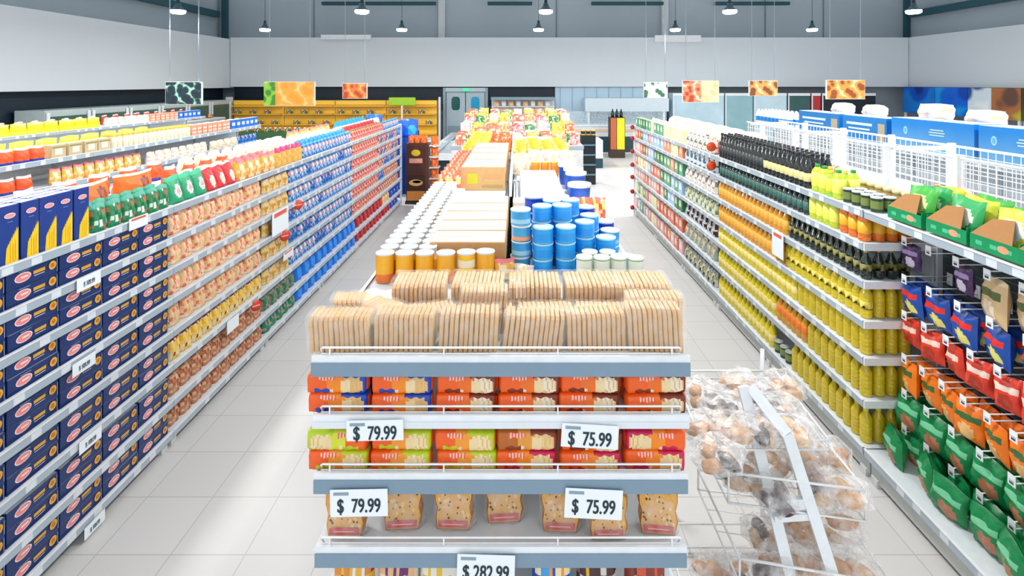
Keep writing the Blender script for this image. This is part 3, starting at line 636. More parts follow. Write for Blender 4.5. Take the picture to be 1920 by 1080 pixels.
# open green pasta boxes on the near top shelf
gcar = M('#0a8f55', .4); card = M('#a8743f', .7, scale=40); inner = M('#b97a42', .7)
def open_tray(w, d, h, mats, seed):
    m = MB(); t = .004
    m.box(-w / 2, w / 2, -d / 2, -d / 2 + t, 0, h * .55, gcar).box(-w / 2, w / 2, d / 2 - t, d / 2, 0, h, gcar)
    m.box(-w / 2, -w / 2 + t, -d / 2 + t, d / 2 - t, 0, h * .7, gcar).box(w / 2 - t, w / 2, -d / 2 + t, d / 2 - t, 0, h * .7, gcar).box(-w / 2 + t, w / 2 - t, -d / 2 + t, d / 2 - t, 0, t, inner)
    for k in range(3): m.decal('r', -w * .3 + k * w * .3, h * .28, w * .07, h * .08, '#4fc08f', -d / 2)
    m.decal('e', w * .2, h * .3, w * .12, h * .14, '#d9a07a', -d / 2, .0015)
    return m
for i, y in enumerate((3.17, 2.86, 2.57, 2.31)):
    rz = -PI / 2 + R.uniform(-.03, .03)
    t = obj('display_tray', open_tray(.27, .3, .13, None, i), None, (XR + .165, y, LR[0] + .012), rz, label='open green cardboard tray, %s from the oil bottles on the near top shelf' % nth(i + 1), category='tray', group='open green trays')
    f = MB().bar((-.13, -.145, .072), (-.11, -.02, .17), .2, .003, card)
    me = MB(); n = 0
    me.v = [(-.13, -.148, .072), (.10, -.148, .072), (.02, -.06, .165), (-.09, -.07, .15), (-.13, -.151, .072), (.10, -.151, .072), (.02, -.063, .168), (-.09, -.073, .153)]
    for q in ((0, 3, 2, 1), (4, 5, 6, 7), (0, 1, 5, 4), (1, 2, 6, 5), (2, 3, 7, 6), (3, 0, 4, 7)): me.face(q, card)
    obj('torn_flap', me, t)
    for q in range(3):
        c = [('#3fae3a', '#dfe8a0'), ('#2aa75a', '#e8efdc'), ('#d8d43a', '#e2f0e8')][(i + q) % 3]
        kk = 'tp%d%d' % (i, q); K[kk] = Kind('pasta_packet', 'pasta packet', bag(.22, .07, .21, spot(c[0], c[1], 0, .5, .7, .25, top=c[0], tz=.93), 80 + i * 3 + q))
        put(K[kk], (XR + .105 + .075 * q, y + R.uniform(-.01, .01), LR[0] + .018), (-.18, 0, rz), '%s packet %s in the %s open tray from the oil bottles' % (['lime green', 'green and white', 'yellow green'][(i + q) % 3], ['foremost', 'mid', 'rearmost'][q], nth(i + 1)), None)
for i in range(4):
    kk = put(K['red_bag' if i % 2 else 'white_bag'], (XR + .41, 2.42 + i * .27, LR[0] + .001), (0, 0, -PI / 2 + R.uniform(-.2, .2)), '%s pack behind the green trays, %s from the front' % (['white', 'red'][i % 2], nth(i + 1)), None)
put(K['orange_bottle'], (XR + .28, 3.25, LR[0] + .001), 0, 'single orange bottle behind the green trays')

# hooks with hanging packs
def hang(w, d, h, c, pic, seed):
    """pack hanging from a hook: narrow header on top, bulging body"""
    rr = random.Random(seed)
    def col(x, z):
        if z > .88: return c[1]
        if .62 < z < .74 and abs(x) < .8: return c[2]
        if ((x - pic[0]) / .55) ** 2 + ((z - .3) / .2) ** 2 < 1: return c[3]
        return c[0]
    b = bag(w, d, h, col, seed, 12, 12, stand=False, wr=.1); b.v = [(x, y, z - h) for x, y, z in b.v]; return b
K['h_purple'] = Kind('seasoning_pack', 'seasoning pack', hang(.12, .06, .16, ('#4a2a5c', '#2b1b38', '#a88fc0', '#d9cfe0'), (0, 0), 1))
K['h_blue'] = Kind('powder_pouch', 'pouch', hang(.185, .09, .205, ('#1c4fa8', '#173c86', '#e0332a', '#e9e27a'), (.1, 0), 2))
K['h_red'] = Kind('powder_pouch', 'pouch', hang(.15, .075, .18, ('#e5402a', '#d8331c', '#f3d8c8', '#b8331c'), (0, 0), 3))
K['h_orange'] = Kind('powder_pouch', 'pouch', hang(.16, .08, .20, ('#f47d17', '#ef6f10', '#3c6a35', '#f9c27c'), (0, 0), 4))
K['h_green'] = Kind('powder_pouch', 'pouch', hang(.19, .09, .215, ('#0f8a4c', '#0c7a42', '#7fd6a4', '#c07a5a'), (.2, 0), 5))
K['h_tan'] = Kind('powder_pouch', 'pouch', hang(.21, .08, .24, ('#d9b98a', '#e6cc9e', '#5a6a3a', '#f0dcc0'), (0, 0), 6))
tagm = MB().box(-.021, .021, -.003, 0, -.045, .012, M('#f0f3f5', .3)); tagm.decal('r', 0, -.018, .015, .002, '#9aa4ab', -.003); tagm.decal('r', 0, -.03, .012, .006, '#3b454c', -.003)
tagme = tagm.mesh('price_tag')
HX = 2.47
hookm = MB().tube([(0, 0, 0), (0, .285, 0)], .0032, WIRE).tube([(0, .0, .035), (0, .285, .035)], .0032, WIRE).tube([(0, 0, .035), (0, 0, .0), (0, .01, -.004)], .0032, WIRE)
hookm.box(-.02, .02, .284, .29, -.02, .055, WIRE); hookme = hookm.mesh('hook')
HR = [(1.575, 'h_purple', .20, 'purple seasoning pack', 'first'), (1.33, 'h_blue', .205, 'blue pouch with red band', 'second'), (1.10, 'h_red', .165, 'red pouch', 'third'), (.824, 'h_orange', .15, 'orange pouch', 'fourth'), (.60, 'h_green', .185, 'green pouch', 'fifth'), (.375, 'h_green', .185, 'green pouch', 'lowest')]
for ri, (z, kk, pt, look, rw) in enumerate(HR):
    y = 3.40; i = 0
    while y > 2.3:
        i += 1
        h = obj('display_hook', hookme, None, (HX, y, z), -PI / 2, label='wire hook, %s from the oil bottles in the %s row of hooks' % (nth(i), rw), category='hook', group='wire display hooks')
        tg = obj('price_tag', tagme, h, (0, -.003, .035), (0, 0, 0))
        n = 0 if (ri == 0 and i in (2,)) else (2 if ri in (1, 3, 4, 5) else 1)
        k2 = kk; lk = look
        if ri == 0 and i >= 4: k2, lk = 'h_tan', 'tan pouch'
        for q in range(n):
            put(K[k2], (HX + .045 + q * .095 + R.uniform(0, .012), y + R.uniform(-.008, .008), z - .004), (R.uniform(-.12, .12), R.uniform(-.08, .08), -PI / 2 + R.uniform(-.35, .35)),
                '%s hanging %s on the %s hook of the %s row' % (lk, 'in front' if q == 0 else 'behind', nth(i), rw), 'pouches on the %s row of hooks' % rw)
        y -= pt
for i, y in enumerate((3.36, 3.13, 2.93, 2.74, 2.55, 2.4)):
    put(K['h_green'], (XR + .10 + .03 * (i % 2), y, .408), (.06, .1 * (-1) ** i, -PI / 2 + R.uniform(-.5, .5)), 'green pouch standing loose on the bottom shelf, %s from the oil bottles' % nth(i + 1), 'green pouches on the bottom shelf', sc=(1.05, 1.05, .96))

# wire fence on top of the run and the run behind
def fence(X, y0, y1, z0, z1, name, label, horiz=False, w=0, n=28):
    m = MB(); t = obj(name, None, None, (0, 0, 0), 0, label=label, category='wire fence')
    L = y1 - y0
    fr = MB().tube([(X, y0, z1), (X, y1, z1)], .010, WIRE).tube([(X, y0, z0 + .01), (X, y1, z0 + .01)], .006, WIRE); obj('rail', fr, t)
    m = MB()
    for k in range(1, 6): z = z0 + (z1 - z0) * k / 6; m.tube([(X, y0, z), (X, y1, z)], .0028, WIRE, 4)
    k = 0
    while y0 + .06 * k < y1: m.tube([(X, y0 + .06 * k, z0), (X, y0 + .06 * k, z1)], .0028, WIRE, 4); k += 1
    obj('wire_mesh', m, t); return t
f1 = fence(2.76, 2.05, 6.4, 1.77, 2.13, 'wire_fence', 'white wire mesh fence behind the green trays and black bottles')
f2 = fence(3.24, 2.05, 6.6, 1.77, 2.13, 'wire_fence', 'second white wire mesh fence, parallel behind the first')
for i, y in enumerate((2.42, 3.33, 3.98, 4.62, 5.3, 6.0)):
    obj('post', MB().box(2.735, 2.785, y - .012, y + .012, 1.765, 2.15, WHITE), f1)
    obj('post', MB().box(3.215, 3.265, y - .012, y + .012, 1.765, 2.15, WHITE), f2)
for y in (2.9, 3.96, 5.2, 6.35): obj('cross_rail', MB().box(2.787, 3.213, y - .014, y + .014, 2.10, 2.13, WHITE), f1)
for i in range(3):
    a = 2.0 + i * 2.8
    unit('shelving_unit', 2.8, .5, [1.757, 1.3, .8, .2], 'white bay backing the right run, %s from the front' % nth(i + 1), (3.32, a + 1.4, 0), PI / 2, 'bays backing the right run', seed=50 + i)
# third run with blue cartons on top
run('shelving_unit', 4.9, 4.6, 11.2, 5, 'next run beyond the wire fence', [1.74, 1.35, .95, .55, .15], rot=-PI / 2)
def grad_mat():
    m = bpy.data.materials.new('sea_print'); m.use_nodes = True; nt = m.node_tree; b = nt.nodes['Principled BSDF']; tc = nt.nodes.new('ShaderNodeTexCoord'); sp = nt.nodes.new('ShaderNodeSeparateXYZ')
    cr = nt.nodes.new('ShaderNodeValToRGB'); cr.color_ramp.elements[0].color = lin('#7fb6d8'); cr.color_ramp.elements[0].position = .0; cr.color_ramp.elements[1].color = lin('#0a84d6'); cr.color_ramp.elements[1].position = .40
    nz = nt.nodes.new('ShaderNodeTexNoise'); nz.inputs['Scale'].default_value = 4; ad = nt.nodes.new('ShaderNodeMath'); ad.operation = 'MULTIPLY_ADD'; ad.inputs[1].default_value = .12
    nt.links.new(tc.outputs['Object'], sp.inputs[0]); nt.links.new(tc.outputs['Object'], nz.inputs[0]); nt.links.new(nz.outputs['Fac'], ad.inputs[0]); nt.links.new(sp.outputs[2], ad.inputs[2])
    nt.links.new(ad.outputs[0], cr.inputs[0]); nt.links.new(cr.outputs[0], b.inputs['Base Color']); b.inputs['Roughness'].default_value = .35; return m
SEA = grad_mat()
for i, (y0, y1, st) in enumerate(((4.75, 5.68, 0), (5.74, 7.0, 0), (7.1, 8.05, 1), (8.15, 9.3, 1))):
    L = y1 - y0
    if st == 0: m = carton(L, .3, .41, SEA, [('e', -L * .3, .26, .035, .05, '#a9d8ee'), ('r', -L * .3, .26, .02, .028, '#5fb2dc'), ('r', L * .1, .30, .1, .006, '#cfe8d8'), ('r', L * .1, .27, .12, .006, '#cfe8d8'), ('r', L * .1, .24, .11, .006, '#cfe8d8')], top='#eef3f6')
    else: m = carton(L, .3, .38, M('#1c7cc4', .35), [('r', -L * .1, .27, L * .3, .018, '#d6e9f5'), ('r', -L * .1, .20, L * .25, .012, '#d6e9f5'), ('r', L * .4, .18, L * .07, .12, '#b9a98c')], top='#eef3f6')
    obj('display_carton', m, None, (4.9 + .16, (y0 + y1) / 2, 1.741), -PI / 2, label='long blue carton, %s from the front on top of the run beyond the fence' % nth(i + 1), category='carton', group='long blue cartons')
W6 = 'behind the long blue cartons'
K['tissue'] = Kind('tissue_pack', 'tissue pack', bag(.5, .26, .2, tex('#efecec', ['#f7f5f6', '#e6cfd6', '#dfe3ee', '#f3e2b8'], 4, 91, p=.4), 91, stand=False))
K['tissue_y'] = Kind('tissue_pack', 'tissue pack', bag(.55, .26, .22, split((.25, '#f0dd3a'), (.55, '#dfe6ee'), (1, '#f6f4f0')), 92, stand=False))
for i, (x, y, z, k) in enumerate(((5.5, 5.2, 2.08, 'tissue_y'), (5.45, 6.2, 2.08, 'tissue'), (5.5, 7.0, 2.12, 'tissue'), (5.5, 8.2, 2.06, 'tissue'), (5.5, 9.0, 2.06, 'tissue'), (5.5, 4.6, 2.08, 'tissue_y'))):
    obj('support_carton', carton(.6, .3, z - 1.752 - .002, '#e3e6e8'), None, (x, y, 1.751), -PI / 2, label='plain white carton, under the %s tissue pack from the front' % nth(i + 1), category='carton', group='plain cartons under tissue')
    put(K[k], (x, y, z), (0, .0, -PI / 2 + .1 * (i % 3 - 1)), 'white tissue pack piled beyond the blue cartons, %s of six along the run' % nth(i + 1), 'tissue packs')
run('shelving_unit', 5.93, 4.6, 11.2, 3, 'bays backing the run with blue cartons', [1.74, 1.1, .15], rot=PI / 2)
K['water'] = Kind('water_bottle', 'bottle', MB().lathe([(.055, 0), (.06, .02), (.06, .2), (.05, .26), (.02, .29), (.02, .32), (0, .32)], '#eaf1f6', 10, mats=[M(x, .2) for x in ('#eaf1f6', '#eaf1f6', '#2a8fe0', '#eaf1f6', '#eef', '#eef')]) if False else MB().lathe([(.055, 0), (.06, .02), (.06, .09), (.061, .091), (.061, .18), (.06, .2), (.05, .26), (.02, .29), (.02, .32), (0, .321)], '#eaf1f6', 10, mats=[M(x, .2) for x in ('#eaf1f6', '#eaf1f6', '#eaf1f6', '#2c8fdd', '#eaf1f6', '#eaf1f6', '#eaf1f6', '#f2f6fa', '#f2f6fa')]))
for r_ in range(3):
    for i in range(9):
        put(K['water'], (4.98 + .14 * r_, 9.75 + i * .155, 1.741), 0, 'white water bottle with blue band, %s along, %s row beyond the blue cartons' % (nth(i + 1), nth(r_ + 1)), 'water bottles on the next run', parts=False)
for i in range(7):
    put(K['tissue'], (3.05, 6.9 + i * .55, 1.76), (0, 0, -PI / 2 + R.uniform(-.1, .1)), 'white multipack, %s from the wire fence, over the back of the right run' % nth(i + 1), 'white multipacks')
# ------------------------------------------------------------------ end display in front of the island
EX, EW, EY = -.055, 1.25, 1.78
STB = M('#7e96a9', .35, .1, var=.05)
t = obj('end_shelving_unit', None, None, (EX, EY, 0), 0, label='white end display shelving with steel blue fronts facing the camera', category='shelving')
obj('back_panel', MB().box(-EW / 2 + .02, EW / 2 - .02, .42, .435, .05, 1.66, WHITE), t)
for sx in (-1, 1): obj('upright', MB().box(sx * .605 - .02, sx * .605 + .02, .39, .43, .002, 1.66, M('#dfe4e8', .4)), t)
obj('base', MB().box(-.6, .6, .03, .40, .002, .12, M('#d5d8da', .5)), t)
ELV = [(1.672, 0), (1.477, 1), (1.284, 2), (1.04, 3), (.80, 4), (.52, 5), (.20, 6)]
for z, i in ELV:
    s = obj('shelf', MB().box(-EW / 2, EW / 2, 0, .415, z - .02, z, WHITE), t)
    inset = .0 if i == 0 else .004 * i
    fr = MB()
    fr.box(-EW / 2 - .003 + inset, EW / 2 + .003 - inset, -.012, -.001, z + .0, z + .021, WHITE)
    fr.box(-EW / 2 - .003 + inset, EW / 2 + .003 - inset, -.016, -.001, z - (.045 if i != 1 else .022), z, STB if i != 1 else M('#dfe5ec', .35, var=.03))
    obj('front_rail', fr, s)
    g = MB(); zz = z + .046
    g.tube([(-.60, .03, z), (-.60, .0, zz - .006), (-.594, -.004, zz), (.594, -.004, zz), (.60, 0, zz - .006), (.60, .03, z)], .0034, WIRE)
    for x in (-.57, -.19, .19, .57): g.tube([(x, -.003, z), (x, -.003, zz)], .003, WIRE)
    g.tube([(-.60, 0, z + .024), (.60, 0, z + .024)], .002, WIRE)
    obj('guard_rail', g, s)
    b2 = MB().bar((-.60, .05, z - .028), (-.60, .39, z - .06), .014, .02, WHITE).bar((.60, .05, z - .028), (.60, .39, z - .06), .014, .02, WHITE); obj('bracket', b2, s)

# sliced bread
CR = M('#dcb07a', .7, scale=40, var=.12); CRB = M('#cf9a5f', .75, scale=40); CRUMB = M('#ecd6b2', .85, scale=60)
def loaf(n, h, d, seed, pitch=.0172, lean=0):
    rr = random.Random(seed); m = MB(); w = n * pitch
    for i in range(n):
        cx = -w / 2 + (i + .5) * pitch + rr.uniform(-.001, .001); hh = h * (1 + rr.uniform(-.025, .02)); t = pitch * .40
        prof = []
        for (a, b) in ((-.5, 0), (-.47, .0), (.47, 0), (.5, .03), (.47, .5), (.5, .78), (.47, .93), (.36, 1), (-.36, 1), (-.47, .93), (-.5, .78), (-.47, .5), (-.5, .03)):
            prof.append((a * d + rr.uniform(-.0012, .0012), b * hh))
        k = len(prof); n0 = len(m.v)
        for sx, sc in ((-t, .955), (-t * .6, 1), (t * .6, 1), (t, .955)):
            for (y, z) in prof: m.v.append((cx + sx + lean * z, y * sc, hh / 2 + (z - hh / 2) * sc))
        for j in range(3):
            for q in range(k): m.face([n0 + j * k + q, n0 + j * k + (q + 1) % k, n0 + (j + 1) * k + (q + 1) % k, n0 + (j + 1) * k + q], CR if q not in (2, 3) else CRB)
        m.face([n0 + q for q in range(k)], CRUMB); m.face([n0 + 3 * k + q for q in range(k - 1, -1, -1)], CRUMB)
    wr = MB(); e = .005; W = w / 2 + .008
    nx, P = 18, 14
    for i in range(nx + 1):
        xx = -W + 2 * W * i / nx
        for q in range(P):
            a = 2 * PI * (q + .5) / P; y = (d / 2 + e) * math.copysign(abs(math.cos(a)) ** .35, math.cos(a)); z = h / 2 + (h / 2 + e) * math.copysign(abs(math.sin(a)) ** .35, math.sin(a))
            z = max(z, .0005); wv = .0022 * math.sin(xx * 160 + q * 1.7 + seed) + .002 * math.sin(xx * 57 + q)
            wr.v.append((xx + lean * z, y + (wv if y < 0 else 0), z + (abs(wv) * 1.3 if z > h * .6 else 0)))
    for i in range(nx):
        for q in range(P): wr.face([i * P + q, (i + 1) * P + q, (i + 1) * P + (q + 1) % P, i * P + (q + 1) % P], FILM2, True)
    for i0, rev in ((0, 0), (nx * P, 1)):
        ids = [i0 + q for q in range(P)]; wr.face(ids[::-1] if rev else ids, FILM2)
    return m, wr
for i in range(5):
    a, b = loaf(12, .118 + .006 * (i % 3), .105, 40 + i, lean=(-.06, .0, .05, .12, -.02)[i]); K['loaf%d' % i] = Kind('sliced_bread', 'bread', a, [('wrapper', b)])
a, b = loaf(11, .145, .10, 50, lean=-.05); K['loafT'] = Kind('sliced_bread', 'bread', a, [('wrapper', b)])
a, b = loaf(12, .078, .11, 51, lean=.1); K['loafL'] = Kind('sliced_bread', 'bread', a, [('wrapper', b)])
a, b = loaf(12, .12, .19, 52); K['loafD'] = Kind('sliced_bread', 'bread', a, [('wrapper', b)])
a, b = loaf(7, .10, .11, 53, lean=-.5); K['loafS'] = Kind('sliced_bread', 'bread', a, [('wrapper', b)])
ZT = 1.6725
for i, x in enumerate((-.612, -.392, -.172, .05, .275, .482)):
    put(K['loafT' if i == 5 else 'loaf%d' % i], (x, EY + .105 + (0, .004, .0, .006, .01, .0)[i], ZT), (0, 0, (.02, -.02, .03, -.01, .03, -.04)[i]), '%s bag of sliced bread in the front row on the end display' % nth(i + 1) if i < 5 else 'tall golden bag of sliced bread ending the front row', None)
for i, (x, y, z, r) in enumerate(((-.35, 2.02, 0, .25), (-.13, 2.025, .0, .0), (.10, 2.03, .0, .05), (.32, 2.03, 0, -.04))):
    put(K['loafL'], (x, y, ZT + z), (0, 0, r), 'low flat bag of sliced bread in the middle row, %s from the pasta side' % nth(i + 1), None)
put(K['loafS'], (-.60, 2.08, ZT), (0, 0, .12), 'short toppled bag of bread slices leaning at the outer corner of the display')
put(K['loafS'], (-.47, 1.99, ZT), (0, 0, -.5), 'short bag of bread slices lying askew behind the first front bag', None)
put(K['loaf1'], (.515, 2.03, ZT), (0, 0, -.05), 'bag of sliced bread behind the tall golden bag', None)
put(K['loafL'], (-.13, 2.035, ZT + .086), (0, 0, .03), 'small bag of sliced bread stacked on the middle row', sc=(.85, .9, .8))
for i, (x, z, r) in enumerate(((-.40, .0, .04), (-.16, 0, -.02), (.07, .0, .0), (.30, 0, .02), (.51, 0, -.03))):
    put(K['loafD'], (x, 2.215 + .004 * (i % 2), ZT + z), (0, 0, r), 'deep bag of sliced bread in the back row, %s from the pasta side' % nth(i + 1), None, sc=(1.03, 1, 1))

# biscuit packs
def bis(c0, c1, acc, tab, seed, flip=False):
    def f(x, z):
        if flip: x = -x
        if abs(x) > .93: return c0
        if x > .12:
            q = ((x - .5) / .34) ** 2 + ((z - .42) / .36) ** 2
            q2 = ((x - .3) / .16) ** 2 + ((z - .35) / .28) ** 2
            if q2 < 1: return '#ecd3a2'
            if q < 1: return tab if (int(x * 22) + int(z * 7)) % 3 else '#e3b878'
            if z > .5 + (.7 - x) * .5: return acc
            return acc if x > .72 else c1
        if -.62 < x < -.06 and .52 < z < .82: return '#ee5b4a' if (int(x * 30)) % 3 else '#f6c9b0'
        if -.72 < x < -.1 and .18 < z < .36: return acc if x < -.2 else '#f0d9c8'
        return c0 if x < -.3 else c1
    return flow(.212, .066, .062, f, seed, 40, 20)
OR = '#f2611a'; OY = '#f58a1e'
K['b_blue'] = Kind('biscuit_pack', 'biscuit pack', bis(OR, OY, '#1546b0', '#dcb272', 1))
K['b_brown'] = Kind('biscuit_pack', 'biscuit pack', bis(OR, '#ef7020', '#7d2f1c', '#e9e0cc', 2))
K['b_lime'] = Kind('biscuit_pack', 'biscuit pack', bis(OR, '#f29a30', '#b9cc1c', '#ead9a8', 3))
K['b_pink'] = Kind('biscuit_pack', 'biscuit pack', bis(OR, OY, '#c9124e', '#efd9a0', 4))
K['b_limefull'] = Kind('biscuit_pack', 'biscuit pack', bis(OR, '#d6dc3a', '#b5cf20', '#ead9a8', 5, True))
K['b_gold'] = Kind('biscuit_pack', 'biscuit pack', bis('#b8641f', '#e39a3c', '#8a3a1c', '#e8c98a', 6))
K['b_pinkflip'] = Kind('biscuit_pack', 'biscuit pack', bis(OR, OY, '#c9124e', '#efd9a0', 4, True))
KN = dict(b_pinkflip='magenta and orange', b_blue='orange and blue', b_brown='orange and brown', b_lime='orange and lime', b_pink='orange and magenta', b_limefull='lime and orange', b_gold='golden brown')
XS = (-.612, -.390, -.172, .036, .246, .470)
for (z, rows) in ((1.4785, (('b_blue', 'b_blue', 'b_brown', 'b_brown', 'b_brown', 'b_brown'), ('b_blue', 'b_blue', 'b_brown', 'b_brown', 'b_brown', 'b_brown'))),
                  (1.2855, (('b_lime', 'b_lime', 'b_lime', 'b_pink', 'b_pink', 'b_pink'), ('b_limefull', 'b_lime', 'b_lime', 'b_gold', 'b_brown', 'b_pinkflip')))):
    for s in (0, 1):
        for i, kk in enumerate(rows[s]):
            rot = R.uniform(-.03, .03)
            put(K[kk], (XS[i] + R.uniform(-.006, .006), EY + .052 + R.uniform(-.004, .004), z + s * .068), (R.uniform(-.03, .05), R.uniform(-.02, .02), rot),
                '%s biscuit pack, %s from the left, %s layer, %s shelf of end display' % (KN[kk], nth(i + 1), ('lower', 'upper')[s], 'second' if z > 1.4 else 'third'), None)
            put(K[kk], (XS[i] + R.uniform(-.006, .006), EY + .13, z + s * .068), (0, 0, R.uniform(-.03, .03)),
                '%s biscuit pack in back row, %s from the left, %s layer, %s shelf' % (KN[kk], nth(i + 1), ('lower', 'upper')[s], 'second' if z > 1.4 else 'third'), None) if i in (0, 5) else None
# clear bags of chocolate chip cookies
def cookies(seed):
    rr = random.Random(seed); m = MB(); base = M('#dfa858', .8, scale=70, var=.2); chip = M('#4a2a1a', .6); edge = M('#c98640', .8)
    w, h = .135, .15
    P = [(-.42, 0), (.42, 0), (.5, .3), (.44, .52), (.5, .75), (.5, .93), (.4, 1), (-.4, 1), (-.5, .95), (-.5, .7), (-.43, .5), (-.47, .25)]
    for L in range(3):
        y = -.022 + L * .02; n = len(m.v); k = len(P)
        for (yy, sc) in ((y - .008, .93), (y - .004, 1), (y + .006, 1), (y + .009, .93)):
            for (a, b) in P: m.v.append((a * w * sc, yy, h / 2 + (b * h - h / 2) * sc))
        for j in range(3):
            for q in range(k): m.face([n + j * k + q, n + j * k + (q + 1) % k, n + (j + 1) * k + (q + 1) % k, n + (j + 1) * k + q], edge, True)
        m.face([n + q for q in range(k)], base); m.face([n + 3 * k + q for q in range(k - 1, -1, -1)], base)
    for _ in range(20):
        x, z = rr.uniform(-.052, .052), rr.uniform(.012, .142); s_ = rr.uniform(.0022, .0042)
        m.blob((x, -.0305, z), (s_, .0015, s_), chip, 6, 4)
    for _ in range(10):
        x, z = rr.uniform(-.052, .052), rr.uniform(.03, .142); m.blob((x, -.0303, z), (.008, .001, .008), M('#efc67c', .8), 7, 4)
    lb = MB().box(-.05, .05, -.0345, -.0335, .012, .034, M('#d0262c', .4)); lb.decal('r', 0, .023, .036, .002, '#f0b4ac', -.0345)
    f = bag(.155, .085, .178, lambda x, z: FILM, seed, stand=True, wr=.04)
    top = MB().box(-.06, .06, -.006, .006, .150, .172, M('#e8c8c4', .4))
    return m, lb, f
for i in range(3):
    a, b, c = cookies(70 + i); K['cookie%d' % i] = Kind('cookie_bag', 'cookie bag', a, [('label', b), ('clear_bag', c)])
for i, (px, dy, r) in enumerate(((651, .0, .0), (757, .03, .05), (852, .03, -.03), (945, .06, .06), (1050, .02, -.05), (1138, -.01, .02), (1232, .01, -.1))):
    y = EY + .075 + dy
    put(K['cookie%d' % (i % 3)], ((px - 970) * y / 1000, y, 1.0415), (-.06, 0, r), 'clear cookie bag, %s of seven on the fourth shelf of the end display' % nth(i + 1), 'bags of chocolate chip cookies')
# snack bags on the fifth shelf
for i, (px, c, alts, lab) in enumerate(((665, '#e9b23a', ['#7a2a5c', '#e9e4e8', '#d98a3a'], 'yellow and purple'), (747, '#e2b484', ['#6a2a6a', '#e9d9c0', '#b5763a'], 'tan and purple'), (826, '#e8e4da', ['#eabf2a', '#c9c4c0'], 'white and yellow'), (905, '#efe9e0', ['#d9c8b0', '#c7803c'], 'cream'), (1035, '#1c4fc0', ['#f09a2a', '#3fa0e0', '#f2e2b4'], 'blue and orange'), (1118, '#4a2a2a', ['#e8b030', '#8a6a5a', '#d9d0c8'], 'dark brown and gold'), (1208, '#8a3a2a', ['#5a2420', '#e2a83a', '#d9543a'], 'reddish brown'))):
    y = EY + .08; kk = 'snack%d' % i; K[kk] = Kind('snack_bag', 'snack bag', bag(.148, .07, .178, tex(c, alts, 5, 95 + i, p=.5), 95 + i))
    put(K[kk], ((px - 970) * y / 1000, y, .8015), (0, 0, R.uniform(-.05, .05)), '%s snack bag on the lowest visible shelf of the end display' % lab)
    if i in (0, 2, 4, 6):
        put(K[kk], ((px - 970) * y / 1000, y, .5215), (0, 0, 0), '%s snack bag one shelf further down the end display' % lab)

# price cards
TXT = M('#12303a', .5, var=0); CARD = M('#eef4f7', .3, var=.02)
def card(px, py, w, h, txt, Y, label, roll=0, size=.064):
    X = (px - 970) * Y / 1000; Z = CAM_H - (py - 155) * Y / 1000
    t = obj('price_card', MB().cbox(0, 0, -h / 2, w, .003, h, CARD, .0012), None, (X, Y, Z), (0, roll, 0), label=label, category='price card')
    obj('lettering', text_mesh(txt, size, TXT, .68, .0003), t, (0, -.0022, -.010))
    obj('header_bar', MB().box(-w / 2 + .012, -w / 2 + .062, -.0024, -.0018, h / 2 - .018, h / 2 - .008, M('#8aa0ae', .5)), t)
    return t
YC = EY - .024
card(703, 807, .188, .068, '$  79.99', YC, 'white price card reading $ 79.99 in front of the lime biscuit packs', -.02)
card(1106, 818, .188, .078, '$  75.99', YC, 'white price card reading $ 75.99 in front of the upper biscuit packs', .06)
card(673, 943, .190, .090, '$  79.99', YC, 'straight white price card reading $ 79.99 over the first cookie bag', -.02)
card(1113, 945, .190, .098, '$  75.99', YC, 'tilted white price card reading $ 75.99 between the fifth and sixth cookie bags', .05)
card(911, 1068, .190, .098, '$ 282.99', YC - .004, 'white price card reading $ 282.99 over the snack bags', .03)
# cards on the left run
def lcard(px, py, w, h, label, red=False, txt=None, tilt=0):
    Y = (-XL - .022) / (970 - px) * 1000; Z = CAM_H - (py - 155) * Y / 1000
    t = obj('price_card', MB().cbox(0, 0, -h / 2, w, .002, h, CARD, .0008), None, (XL + .022, Y, Z), (tilt, 0, PI / 2), label=label, category='price card')
    if txt: obj('lettering', text_mesh(txt, h * .5, M('#5a6a76', .5, var=0), .6, .0008), t, (0, -.0018, -.006))
    if red: obj('header_bar', MB().box(-w * .38, w * .38, -.0018, -.0012, h / 2 - h * .26, h / 2 - h * .08, M('#e2604c', .5)), t)
lcard(260, 416, .17, .075, 'white card with red header below the green legume packs', True)
lcard(167, 527, .17, .075, 'white price card reading $ 109.99 on the second shelf of navy cartons', txt='$ 109.99')
lcard(158, 683, .16, .072, 'white price card reading $ 109.99 on the fourth shelf of navy cartons', txt='$ 109.99')
lcard(170, 825, .16, .072, 'white price card reading $ 109.99 on the sixth shelf of navy cartons', txt='$ 109.99')
lcard(178, 983, .15, .066, 'white price card reading $ 109.99 on the bottom shelf of navy cartons', txt='$ 109.99')
lcard(526, 414, .38, .24, 'large white notice with red header hanging at the ochre bags', True)
lcard(541, 476, .25, .08, 'small white card below the large white notice', True)
lcard(437, 607, .19, .11, 'blank white card over the brown biscuit bags')
for i, (px, py, r, w) in enumerate(((559, 384, .055, 'above the large notice'), (534, 442, .055, 'below the large notice'), (480, 573, .05, 'beside the grey green bags'))):
    Y = (-XL - .03) / (970 - px) * 1000
    m = MB().lathe([(r, 0), (r, .003), (0, .003)], M('#e2452e', .4), 20); me = m.mesh('disc'); me.transform(Matrix.Rotation(PI / 2, 4, 'X'))
    o = obj('shelf_marker', me, None, (XL + .03, Y, CAM_H - (py - 155) * Y / 1000), PI / 2 * .55, label='round red marker on the left run %s' % w, category='marker')
    obj('stripe', MB().box(-r * .7, r * .7, -.0042, -.0032, -.006, .006, M('#f6b6a4', .5)), o)
